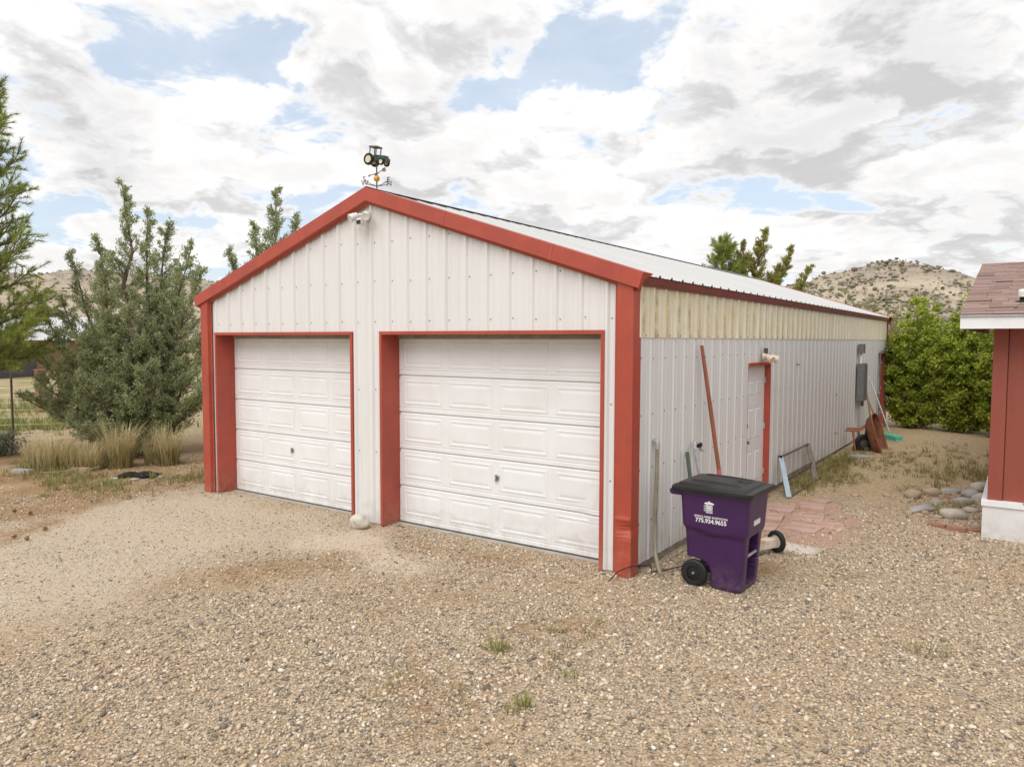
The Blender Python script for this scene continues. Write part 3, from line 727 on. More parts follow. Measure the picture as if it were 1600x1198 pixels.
MB().box(0, .11, -.13, .13, 2.10, 2.32).build('upper_box', M_GREYBOX, r, bevel=.006)
MB().tube([(.05, -.06, 1.86), (.05, -.06, 2.11)], .028, 10).build('conduit', M_WHITEP, r)
MB().tube([(.05, -.05, 1.01), (.05, -.05, .6), (.05, -.05, .0)], .03, 10).build('conduit', M_GALV, r)
MB().box(.02, .10, .10, .18, .86, 1.0).build('outlet', M_GREYBOX, r, bevel=.006)
for (y, z, nm) in ((6.4, 1.98, 'small dark hook on the side wall beside the door light'), (9.6, 1.27, 'small dark hook at chest height on the side wall'), (9.7, .46, 'small dark hook low on the side wall')):
    r = thing('wall_hook', nm, 'hook', (.0, y, z))
    MB().box(.0, .008, -.012, .012, -.012, .03).build('plate', M_IRON, r)
    MB().tube([(.005, 0, 0), (.028, 0, -.008), (.040, 0, .004), (.042, 0, .022)], .006, 6).build('prong', M_IRON, r)

# weathervane on the ridge
wv = thing('weathervane', 'green tractor weathervane with compass letters on the roof peak', 'weathervane', (XM, .10, 4.30), R_(5))
MB().tube([(0, 0, -.02), (0, 0, .36)], .009, 8).build('pole', M_IRON, wv)
MB().lathe([(.0, -.045), (.03, -.03), (.042, 0), (.03, .03), (0, .045)], TR(0, 0, .135), 8).build('ball', M_YELLOW, wv)
m = MB(); m.tube([(-.115, 0, .185), (.02, 0, .205), (.10, 0, .235)], .006, 6); m.prism([(-.15, .178), (-.112, .168), (-.112, .204)], .008, TR(0, -.004)); m.tube([(.0, 0, .175), (.055, 0, .218)], .004, 6)
m.prism([(.085, .215), (.135, .205), (.15, .225), (.135, .26), (.095, .25)], .008, TR(0, -.004)); m.build('arrow', M_GREYWOOD, wv)
for (dx, dy, txt) in ((-.16, -.05, 'S'), (.085, .125, 'E'), (.155, .05, 'N'), (-.085, -.125, 'W')):
    m = MB(); up = .085 if txt in 'SE' else .015; m.tube([(0, 0, .04), (dx*.5, dy*.5, .04+up*.35), (dx, dy, .045+up)], .0045, 6)
    armo = m.build('arm', M_IRON, wv)
    fc = bpy.data.curves.new('letter', 'FONT'); fc.body = txt; fc.size = .095; fc.align_x = 'CENTER'; fc.extrude = .004
    tmp = bpy.data.objects.new('letter', fc); COL.objects.link(tmp); bpy.context.view_layer.update()
    lme = bpy.data.meshes.new_from_object(tmp.evaluated_get(bpy.context.evaluated_depsgraph_get())); bpy.data.objects.remove(tmp)
    lme.materials.append(M_IRON); fo = link('letter', lme, armo, (dx*1.02, dy*1.02, .02+up)); fo.rotation_euler = (R_(90), 0, R_(20))
tz = .375; tt = R_(-8)
m = MB(); m.prism([(-.02, .055), (.165, .045), (.172, -.005), (.15, -.02), (-.02, -.02)], .075, TR(0, -.037, tz, 0, -tt)); hood = m.build('hood', M_TRACTOR, wv, bevel=.006)
m = MB(); m.box(-.10, .03, -.04, .04, -.02, .03, TR(0, 0, tz, 0, -tt)); m.build('chassis', M_IRON, wv)
m = MB()
for (x, y) in ((-.085, -.045), (.018, -.045), (-.085, .045), (.018, .045)): m.box(x-.005, x+.005, y-.005, y+.005, .03, .145, TR(0, 0, tz, 0, -tt))
m.box(-.10, .032, -.055, .055, .14, .158, TR(0, 0, tz, 0, -tt)); m.build('cab', M_IRON, wv)
for (x, z, rr, w, y) in ((-.075, -.01, .075, .035, -.062), (-.075, -.01, .075, .035, .062), (.125, -.035, .044, .026, -.055), (.125, -.035, .044, .026, .055)):
    Mx = TR(0, 0, tz, 0, -tt) @ TR(x, y, z, R_(90))
    tyre = MB().lathe([(rr*.62, -w/2), (rr*.95, -w/2), (rr, -w/4), (rr, w/4), (rr*.95, w/2), (rr*.62, w/2)], Mx, 20).build('tyre', M_BLACK, wv)
    MB().lathe([(0, -w*.35), (rr*.63, -w*.42), (rr*.63, w*.42), (0, w*.35)], Mx, 20).build('rim', M_CREAM, tyre)
MB().box(.165, .20, -.03, .03, -.03, .01, TR(0, 0, tz, 0, -tt)).build('front_weight', M_IRON, wv)
m = MB(); m.tube([(-.01, 0, .17), (-.01, 0, .20)], .02, 8); m.build('hub', M_IRON, wv)
wv.scale = (1.0, 1.0, 1.0)

# ------------------------------------------------------------------ house corner on the right
HX, HY = 2.875, 3.96; HX1 = 9.5; HY1 = 12.7
house = thing('house', 'red sided house corner with brown shingle roof and white skirting', 'house', (0, 0, 0))
bx = [HX, HX+.155, HX+.46, HX+.76, HX+1.06, HX+1.36, HX+1.66, HX+1.96]
for i in range(len(bx)-1):
    a, b = bx[i]+(.004 if i else 0), bx[i+1]-.004
    MB().box(a, b, HY-(.022 if i == 0 else 0)+.002*((i*7) % 3), HY+.1, .42, 2.66).build('siding_board', M_SIDING, house, bevel=.004)
m = MB(); m.box(HX+.01, HX1, HY+.03, HY1, .40, 2.66); m.build('wall', M_SIDING, house)
m = MB(); m.box(HX-.045, HX1, HY-.075, HY1, -.1, .385); m.build('skirting', M_SKIRT, house)
m = MB(); m.box(HX-.06, HX1, HY-.095, HY1, .385, .455); m.build('skirting_cap', M_FASCIA, house, bevel=.006)
m = MB(); m.box(HX+.36, HX+.45, HY-.105, HY-.075, .455, .475); m.box(HX+.38, HX+.43, HY-.10, HY-.08, .475, .485); m.build('cap_clip', M_GALV, house)
EY, EZ, RY, RZ = 3.55, 2.70, 8.34, 3.70; EX = 2.545
MB().box(EX, HX1, EY, EY+.03, 2.535, 2.695).build('fascia', M_FASCIA, house)
MB().box(EX, HX1, EY+.03, HY+.05, 2.54, 2.56).build('soffit', M_FASCIA, house)
m = MB(); m.add([(EX+.002, EY+.031, 2.54), (EX+.002, EY+.031, EZ-.012), (EX+.002, RY, RZ-.02), (EX+.002, 2*RY-EY, EZ-.02), (EX+.002, 2*RY-EY, 2.54)], [(0, 1, 2, 3, 4)]); m.build('gable_fascia', M_FASCIA, house)
m = MB(); m.add([(EX, EY-.015, EZ-.004), (HX1, EY-.015, EZ-.004), (HX1, RY, RZ-.004), (EX, RY, RZ-.004), (EX, 2*RY-EY, EZ), (HX1, 2*RY-EY, EZ)], [(0, 1, 2, 3), (3, 2, 5, 4)])
roof = m.build('roof', M_SHINGLE, house)
MB().box(EX-.005, HX1, EY-.022, EY-.002, EZ-.022, EZ-.003).build('drip_edge', M_GALV, roof)
slen = math.hypot(RY-EY, RZ-EZ); ang = math.atan2(RZ-EZ, RY-EY)
smesh = []
for k in range(7):
    w = [.33, .22, .28, .40, .18, .36, .25][k]
    m = MB(); m.box(0, w-.004, 0, .30, -.0, .008+.003*(k % 3)); smesh.append((w, m.mesh('shingle', M_SHINGLE, bevel=.002)))
rs = random.Random(4); ne = .175
row = 0; nsh = 0
while row*ne < slen-.05:
    x = EX-.004-rs.random()*.0; first = True
    while x < 4.95:
        w, me = smesh[rs.randrange(7)]
        o = link('shingle', me, roof)
        sfrac = min(1.0, 1.0)
        y0 = row*ne-.012+rs.uniform(-.004, .004)
        lift = .004+rs.uniform(0, .004)+(.010 if rs.random() < .05 else 0)
        sc = min(1, (slen-y0)/.30)
        o.matrix_basis = TR(x, EY, EZ) @ Matrix.Rotation(ang, 4, 'X') @ TR(0, y0, lift) @ Matrix.Rotation(-.030, 4, 'X') @ Matrix.Diagonal((1, sc, 1, 1))
        x += w; nsh += 1
    row += 1
r = thing('roof_vent', 'white roof vent cap on the brown shingle roof', 'vent', (3.16, 4.32, EZ+(4.32-EY)*math.tan(ang)))
MB().lathe([(.10, .0), (.10, .02), (.045, .03), (.045, .10)], TR(), 18).build('collar', M_BLACK, r, smooth=True)
MB().lathe([(.065, .07), (.07, .14), (.05, .165), (0, .17)], TR(), 18).build('cap', M_WHITEP, r, smooth=True)

# ------------------------------------------------------------------ trees and shrubs
def unit(v): return v/np.maximum(np.linalg.norm(v, axis=-1, keepdims=True), 1e-9)
def leaf_cards(p, d, ln, wd, rg, kite=True):
    """one small kite-shaped leaf at each p along d"""
    n = len(p); r = unit(rg.normal(size=(n, 3))); s_ = unit(np.cross(d, r)); nn = np.cross(s_, d)
    ln = np.broadcast_to(ln, n)[:, None]; wd = np.broadcast_to(wd, n)[:, None]
    a = p; b = p+d*ln*.45+s_*wd*.5+nn*wd*.12; c = p+d*ln; e = p+d*ln*.45-s_*wd*.5+nn*wd*.12
    v = np.stack([a, b, c, e], 1).reshape(-1, 3); f = np.arange(n*4).reshape(-1, 4); return v, f
def path(a, b, sag, k, rg, jit):
    t = np.linspace(0, 1, k)[:, None]; p = a+(b-a)*t; p[:, 2] += sag*4*(t[:, 0]*(1-t[:, 0])); p[1:-1] += rg.normal(0, jit, (k-2, 3)); return p
def juniper(name, label, base, leaders, seed, spread, dens=1.0, mat=M_JUN, skirt=.05, leaf=.06, cat='tree', group=None):
    """upright leaders with rising branches, each carrying short sprays of scale foliage"""
    rg = np.random.default_rng(seed); base = np.array(base, float)
    root = thing(name, label, cat, tuple(base), 0, group)
    wood = MB(); P_, D_, S_ = [], [], []
    for (ox, oy, tx, ty, tz, rad, wid) in leaders:
        a = np.array([ox, oy, 0.]); b = np.array([tx, ty, tz]); lp = path(a, b, 0, 9, rg, .04*tz/5)
        wood.tube(lp, list(np.linspace(rad, .008, 9)), 6)
        L = np.linalg.norm(b-a); nb = int(32*L/3*dens)
        for q in range(nb):
            t = skirt+(1-skirt)*(q+rg.random())/nb
            i = min(int(t*8), 7); p0 = lp[i]+(lp[i+1]-lp[i])*(t*8-i)
            az = rg.uniform(0, 2*math.pi); prof = (1-t)**.75*min(1, .55+t*2.2)
            ln = wid*prof*rg.uniform(.65, 1.15)+.05+.09*(1-t)
            el = R_(rg.uniform(12, 42)+25*t)
            d = np.array([math.cos(az)*math.cos(el), math.sin(az)*math.cos(el), math.sin(el)])
            b1 = path(p0, p0+d*ln, -.05*ln, 6, rg, .02*ln)
            if b1[:, 2].min() < .06: b1[:, 2] = np.maximum(b1[:, 2], .06+.1*rg.random())
            wood.tube(b1, list(np.linspace(.006+.012*ln, .003, 6)), 4, caps=False)
            ns = max(4, int(ln/.052))
            for s_ in range(ns):
                u = .12+.88*(s_+rg.random())/ns; i2 = min(int(u*5), 4); q0 = b1[i2]+(b1[i2+1]-b1[i2])*(u*5-i2)
                sd_ = unit(d*.9+rg.normal(0, .55, 3)+np.array([0, 0, .35])); sl = rg.uniform(.12, .34)*(1.1-.35*u)*(1-.35*t)*(.7+.3*min(1, ln))
                if ln < .3: sl *= .7
                k = int(rg.integers(17, 27))
                tt_ = rg.random(k)[:, None]
                P_.append(q0+sd_*sl*tt_+rg.normal(0, .026, (k, 3))); D_.append(unit(sd_+rg.normal(0, .5, (k, 3)))); S_.append(np.full(k, leaf)*rg.uniform(.7, 1.3, k))
    p = np.concatenate(P_); d = np.concatenate(D_); s_ = np.concatenate(S_)
    v, f = leaf_cards(p, d, s_, s_*.34, rg)
    link('crown', np_mesh('crown', v, f, mat), root); wood.build('trunk', M_BARK, root)
    return root
juniper('juniper_tree', 'broad bushy grey-green juniper left of the garage', (-11.85, 1.30, 0), [
    (0, 0, -.15, -.10, 5.50, .09, .80), (.05, .05, .25, .2, 5.0, .07, .70), (.1, .1, .65, .4, 4.75, .06, .75), (.15, 0, 1.05, .65, 4.30, .06, .75), (-.1, 0, -.65, -.4, 4.45, .06, .75),
    (-.15, -.05, -1.25, -.65, 4.15, .05, .70), (0, -.1, .1, -.7, 3.9, .05, 1.0), (-.1, -.1, -1.75, -1.1, 3.1, .05, 1.0), (.1, -.05, 1.40, .65, 3.8, .05, .95), (0, -.1, -.7, -1.1, 3.2, .05, 1.05),
    (.1, -.1, .75, -.45, 3.3, .05, 1.05), (-.1, .0, -2.15, -1.2, 2.2, .05, .95), (.1, 0, 1.75, 1.0, 2.8, .05, .9), (0, 0, .2, .9, 4.0, .05, 1.0),
    (-.1, -.1, -2.0, -1.4, 1.2, .05, .85), (-.1, -.1, -1.1, -1.45, 1.6, .05, .9), (.1, -.1, .2, -1.25, 1.7, .05, .95), (.1, -.1, 1.25, -.35, 1.9, .05, .95), (.1, 0, 1.85, .7, 1.5, .05, .85), (-.1, 0, -2.5, -.9, 1.3, .05, .8), (0, 0, -.4, -.6, 2.6, .05, 1.0)], 21, 1, 1.3, leaf=.060)
juniper('juniper_tree', 'slender juniper rising behind the left roof edge', (-11.6, 4.6, 0), [
    (0, 0, .05, .0, 5.95, .09, 1.0), (.05, 0, .45, .3, 5.3, .06, .8), (.1, .1, .85, .5, 4.8, .06, .8), (-.1, 0, -.40, -.3, 5.1, .06, .75), (-.1, -.1, -.95, -.6, 4.5, .06, .75), (0, -.1, .1, -.7, 4.2, .05, 1.0), (-.1, 0, -.7, -.7, 3.4, .05, 1.0), (.1, .1, 1.2, .6, 3.9, .05, .9)], 33, 1, 1.6, leaf=.062)
juniper('juniper_tree', 'olive juniper with slanting branches behind the roof on the right', (-6.7, 23.4, 0), [
    (0, 0, 1.05, .7, 6.9, .12, 1.7), (.1, .1, 1.9, 1.3, 6.2, .08, 1.3), (.1, .1, 2.6, 1.8, 5.4, .08, 1.1), (0, 0, .3, .2, 6.4, .08, 1.4), (.2, .1, 1.5, 1.0, 5.4, .07, 1.5)], 45, 1, 1.1, M_JUNY, .35, .085)
def pine(name, label, base, H, trunk_r, reach, seed, z_low, nwh, lean=(0, 0)):
    """whorls of branches that curve up, ends clothed in brushes of long needles"""
    rg = np.random.default_rng(seed); root = thing(name, label, 'tree', base)
    top = np.array([lean[0], lean[1], H]); lp = path(np.zeros(3), top, 0, 10, rg, .03)
    wood = MB(); wood.tube(lp, list(np.linspace(trunk_r, .02, 10)), 9); P_, D_ = [], []
    def brush(q0, dd, ln, n):
        t = rg.random(n)[:, None]; ax = q0+dd*ln*t
        P_.append(ax); D_.append(unit(dd*(.55+.6*t)+rg.normal(0, .55, (n, 3))))
    for w in range(nwh):
        z = z_low+(H-z_low)*(w/nwh)**.95; t = z/H; nb = rg.integers(5, 9)
        for q in range(nb):
            az = rg.uniform(0, 2*math.pi); ln = reach*(1-(w/nwh))**.7*rg.uniform(.75, 1.12)+.15
            p0 = lp[0]+(top-lp[0])*t; el = R_(rg.uniform(0, 26)+28*t)
            d = np.array([math.cos(az)*math.cos(el), math.sin(az)*math.cos(el), math.sin(el)])
            b1 = path(p0, p0+d*ln+np.array([0, 0, .18*ln]), -.10*ln, 8, rg, .025*ln)
            wood.tube(b1, list(np.linspace(.010+.016*ln, .006, 8)), 5, caps=False)
            ns = int(7+ln*14)
            for s_ in range(ns):
                u = .25+.75*(s_+rg.random())/ns; i2 = min(int(u*7), 6); q0 = b1[i2]+(b1[i2+1]-b1[i2])*(u*7-i2)
                dd = unit(d*.8+rg.normal(0, .5, 3)+np.array([0, 0, .35])); sl = rg.uniform(.16, .42)*(1.15-.5*u)
                q1 = q0+dd*sl; wood.tube([q0, q1], [.006, .004], 3, caps=False)
                brush(q0+dd*sl*.25, dd, sl*.85, 58)
    p = np.concatenate(P_); d = np.concatenate(D_); n = len(p)
    s_ = unit(np.cross(d, rg.normal(size=(n, 3)))); ln = rg.uniform(.085, .14, n)[:, None]
    v = np.stack([p-s_*.005, p+s_*.005, p+d*ln], 1).reshape(-1, 3)
    link('crown', np_mesh('crown', v, np.arange(n*3).reshape(-1, 3), M_PINE), root); wood.build('trunk', M_BARK, root)
pine('pine_tree', 'tall pine with long needles at the left edge', (-13.45, -1.1, 0), 7.7, .15, 1.5, 5, 1.5, 22, (.22, .15))
pine('pine_tree', 'dark pine top showing behind the roof on the right', (-7.2, 23.4, 0), 6.5, .15, 1.3, 8, 3.4, 9)
def leafy_bush(name, label, base, rx, ry, H, seed, n, mat, leaf, shoots=24, cat='bush', group=None, low=.0):
    """many stems; leaves clustered along shoots that fill an uneven mound"""
    rg = np.random.default_rng(seed); root = thing(name, label, cat, base, 0, group); wood = MB(); P_, D_ = [], []
    per = max(20, n//(shoots*9))
    for s_ in range(shoots):
        az = rg.uniform(0, 2*math.pi); rr = math.sqrt(rg.random()); ex = np.array([math.cos(az)*rx*rr, math.sin(az)*ry*rr, H*(1-.42*rr**2.2)*(rg.uniform(.78, 1.02)+(.14 if rg.random() < .22 else 0))])
        st = path(np.array([ex[0]*.35, ex[1]*.35, 0]), ex, .0, 8, rg, .05); wood.tube(st, list(np.linspace(.022, .005, 8)), 5, caps=False)
        for q in range(9):
            t = low+(1-low)*(q+rg.random())/9; i = min(int(t*7), 6); p0 = st[i]+(st[i+1]-st[i])*(t*7-i)
            a2 = rg.uniform(0, 2*math.pi); d = unit(np.array([math.cos(a2), math.sin(a2), rg.uniform(.1, 1.1)])+.5*unit(ex*np.array([1, 1, 0])+1e-6)); ln = rg.uniform(.25, .65)*(1.0-.45*t)*max(rx, .6)/1.4
            wood.tube([p0, p0+d*ln], [.006, .003], 3, caps=False)
            tt_ = rg.random((per, 1))**.7; P_.append(p0+d*ln*tt_*1.1+rg.normal(0, .05, (per, 3))); D_.append(unit(d*.5+rg.normal(0, .8, (per, 3))+np.array([0, 0, -.1])))
    p = np.concatenate(P_); d = np.concatenate(D_); p[:, 2] = np.maximum(p[:, 2], .03+rg.random(len(p))*.15)
    v, f = leaf_cards(p, d, leaf*rg.uniform(.7, 1.3, len(p)), leaf*.62*rg.uniform(.8, 1.2, len(p)), rg)
    link('crown', np_mesh('crown', v, f, mat), root); wood.build('trunk', M_BARK, root); return root
GH = 'green hedge shrubs behind the garage path'
for (x, y, rx, ry, H, sd_, lab) in ((.75, 16.3, .85, 1.0, 3.35, 1, 'bright green leafy shrub against the far garage corner'), (1.95, 15.9, 1.05, 1.0, 3.65, 2, 'tallest bright green leafy shrub in the middle of the hedge'),
                                  (3.0, 15.2, .95, 1.0, 3.1, 3, 'bright green leafy shrub of the hedge nearest the red house'), (4.3, 15.4, 1.1, 1.0, 3.3, 4, 'green leafy shrub of the hedge behind the red house')):
    leafy_bush('leafy_shrub', lab, (x, y, .05), rx, ry, H, 100+sd_, 30000, M_LILAC, .092, 50, group=GH)
leafy_bush('pale_shrub', 'pale yellow-green feathery shrub behind the green hedge', (-3.6, 36.5, 0), 2.6, 2.0, 4.9, 61, 9000, M_BRUSH, .12, 40)
leafy_bush('green_shrub', 'low dark green weed shrub beside the left garage wall', (-8.6, 2.1, 0), .55, .5, .55, 63, 3500, M_LILAC, .05, 16)
leafy_bush('sage_brush', 'small silvery sage bush by the fence post', (-13.9, -.45, 0), .45, .4, .5, 64, 3000, M_SAGE, .045, 14)

def blades(n, spread, h, lean, rg, wid=.006, droop=.5):
    """grass blades: two-segment tapering strips from a tuft base"""
    az = rg.uniform(0, 2*math.pi, n); rr = np.sqrt(rg.random(n))*spread
    b = np.stack([np.cos(az)*rr, np.sin(az)*rr, np.zeros(n)], -1)
    a2 = az+rg.normal(0, .7, n); ll = rg.uniform(.55, 1.1, n)*h; le = np.abs(rg.normal(lean, lean*.5, n))
    o = np.stack([np.cos(a2), np.sin(a2), np.zeros(n)], -1); s_ = np.stack([-np.sin(a2), np.cos(a2), np.zeros(n)], -1)
    m_ = b+o*(le*ll*.40)[:, None]+np.array([0, 0, 1])*(ll*.62)[:, None]
    t_ = m_+o*(le*ll*(.45+droop*rg.random(n)))[:, None]+np.array([0, 0, 1])*(ll*.38*(1-droop*.5*rg.random(n)))[:, None]
    w = wid*rg.uniform(.7, 1.3, n)[:, None]
    v = np.stack([b-s_*w, b+s_*w, m_+s_*w*.8, m_-s_*w*.8, t_+s_*w*.25, t_-s_*w*.25], 1).reshape(-1, 3)
    k = np.arange(n)[:, None]*6; f = np.concatenate([k+np.array([0, 1, 2, 3]), k+np.array([3, 2, 4, 5])]); return v, f
def clump(name, label, x, y, parts, seed, cat='grass', group=None):
    rg = np.random.default_rng(seed); root = thing(name, label, cat, (x, y, float(height(x, y))), rg.uniform(0, 6), group)
    for (nm, n, sp, h, ln, wd, mt) in parts:
        v, f = blades(n, sp, h, ln, rg, wd); link(nm, np_mesh(nm, v, f, mt), root)
DG = 'dry bunch grasses under the juniper'
for i, (x, y, sp, h, lab) in enumerate(((-11.55, -.55, .38, .62, 'wide tawny bunch grass leaning left, nearest the fence'), (-11.0, -.15, .30, .50, 'shaggy olive-tan bunch grass between the tall ones'),
                                      (-10.65, .30, .20, .85, 'tall pale straw grass plume under the juniper'), (-10.45, .75, .07, .62, 'thin upright wisp of straw grass under the juniper'), (-10.15, .95, .18, .75, 'tall straw bunch grass nearest the garage'))):
    clump('bunch_grass', lab, x, y, [('dry_blades', 330 if sp > .1 else 60, sp, h, .32, .0065, M_STRAW), ('green_blades', 240 if sp > .1 else 30, sp*1.1, h*.5, .4, .006, M_GRASSO)], 300+i, group=DG)
TG = 'small green grass tufts in the gravel'
for i, (x, y, n, sp, h, lab) in enumerate(((-.04, -2.23, 90, .075, .12, 'bright green grass tuft alone in the gravel before the right door'), (.61, -2.85, 70, .05, .11, 'narrow bright green grass sprout nearest the bottom edge'), (.64, -2.3, 45, .05, .06, 'tiny yellow-green sprout in the brown gravel patch'),
        (-9.85, -1.2, 130, .16, .16, 'bright green grass tuft in the dry soil at left'), (-8.9, -.75, 90, .10, .18, 'small green tuft beside the black plastic scrap'), (-10.6, -2.1, 150, .30, .14, 'spread of yellow-green grass at the left edge'), (-8.9, -1.7, 60, .12, .10, 'sparse green tuft at the edge of the pale drive'),
        (2.66, -.35, 110, .16, .07, 'flat olive weed patch in the gravel at lower right'), (2.5, 5.6, 120, .18, .14, 'green grass among the loose stones'), (2.2, 5.3, 110, .2, .12, 'green grass behind the big pale stone'), (1.75, 6.5, 120, .22, .14, 'green grass beside the broken grey stones'), (2.35, 4.95, 80, .12, .13, 'green tuft right of the big pale stone'))):
    clump('grass_tuft', lab, x, y, [('green_blades', int(n*.6), sp, h*.9, .5, .0032, M_GRASS if i not in (7,) else M_GRASSO), ('dry_blades', int(n*.35), sp*1.5, h*.55, .7, .003, M_STRAW)], 400+i, group=TG)
# sparse weeds and dry grass nobody could count
def cover(name, label, spots, seed, mat, wid=.004):
    rg = np.random.default_rng(seed); V, F_ = [], []; o = 0
    for (cx, cy, rx, ry, n, h) in spots:
        for _ in range(max(1, n//9)):
            x, y = cx+rg.normal(0, rx*.5), cy+rg.normal(0, ry*.5)
            if -GW-.05 < x < .06 and 0 < y < GL: continue
            v, f = blades(9, .05, h*rg.uniform(.5, 1.3), .5, rg, wid); v = v+np.array([x, y, float(height(x, y))-.005]); V.append(v); F_.append(f+o); o += len(v)
    tag(link(name, np_mesh(name, np.concatenate(V), np.concatenate(F_), mat)), label, 'grass', kind='stuff')
cover('dry_weeds', 'thin dry olive weeds along the garage wall and path', [(.28, 8.3, .35, 1.6, 1900, .15), (.25, 5.8, .3, .8, 700, .14), (.6, 6.9, .5, .8, 900, .10), (.9, 9.2, .8, 1.2, 1000, .09), (2.6, 8.6, 1.1, 1.4, 2200, .13), (1.9, 10.5, 1.6, 1.2, 1200, .08), (-9.3, -.9, 1.4, .5, 1300, .11), (-10.8, -.7, 1.5, .6, 1500, .13), (-8.4, .4, .7, .8, 800, .14), (.2, -1.7, .5, .5, 220, .05), (.0, -3.0, .5, .4, 200, .05), (1.3, 1.4, .7, .5, 120, .04)], 70, M_GRASSO)
cover('meadow_grass', 'yellow-green meadow grass beyond the wire fence', [(-19, 2.0, 2.0, 2.5, 2500, .3), (-22, 6, 3, 3, 2500, .3), (-26, 3, 4, 4, 3000, .35), (-15.5, 3.5, 1.5, 1.5, 900, .25)], 71, M_GRASS, .008)
def litter():
    rg = np.random.default_rng(72); n = 95000
    x = rg.uniform(-14, 2.2, n); y = rg.uniform(-4.5, 3, n); li = ground_masks(x, y)[2]
    k = (rg.random(n) < li*.9+.015) & ~((x > -GW-.05) & (x < .05) & (y > -.02)); x, y = x[k], y[k]; n = len(x)
    a = rg.uniform(0, math.pi, n); ln = rg.uniform(.02, .07, n)/2; w = .0018
    d = np.stack([np.cos(a), np.sin(a), rg.normal(0, .18, n)], -1)*ln[:, None]; s_ = np.stack([-np.sin(a), np.cos(a), np.zeros(n)], -1)*w
    p = np.stack([x, y, height(x, y)+.010+rg.random(n)*.008], -1)
    v = np.stack([p-d-s_, p+d-s_, p+d+s_, p-d+s_], 1).reshape(-1, 3)
    tag(link('needle_litter', np_mesh('needle_litter', v, np.arange(n*4).reshape(-1, 4), M_LITTER)), 'orange-brown fallen pine needles in drifts on the gravel', 'litter', kind='stuff')
litter()

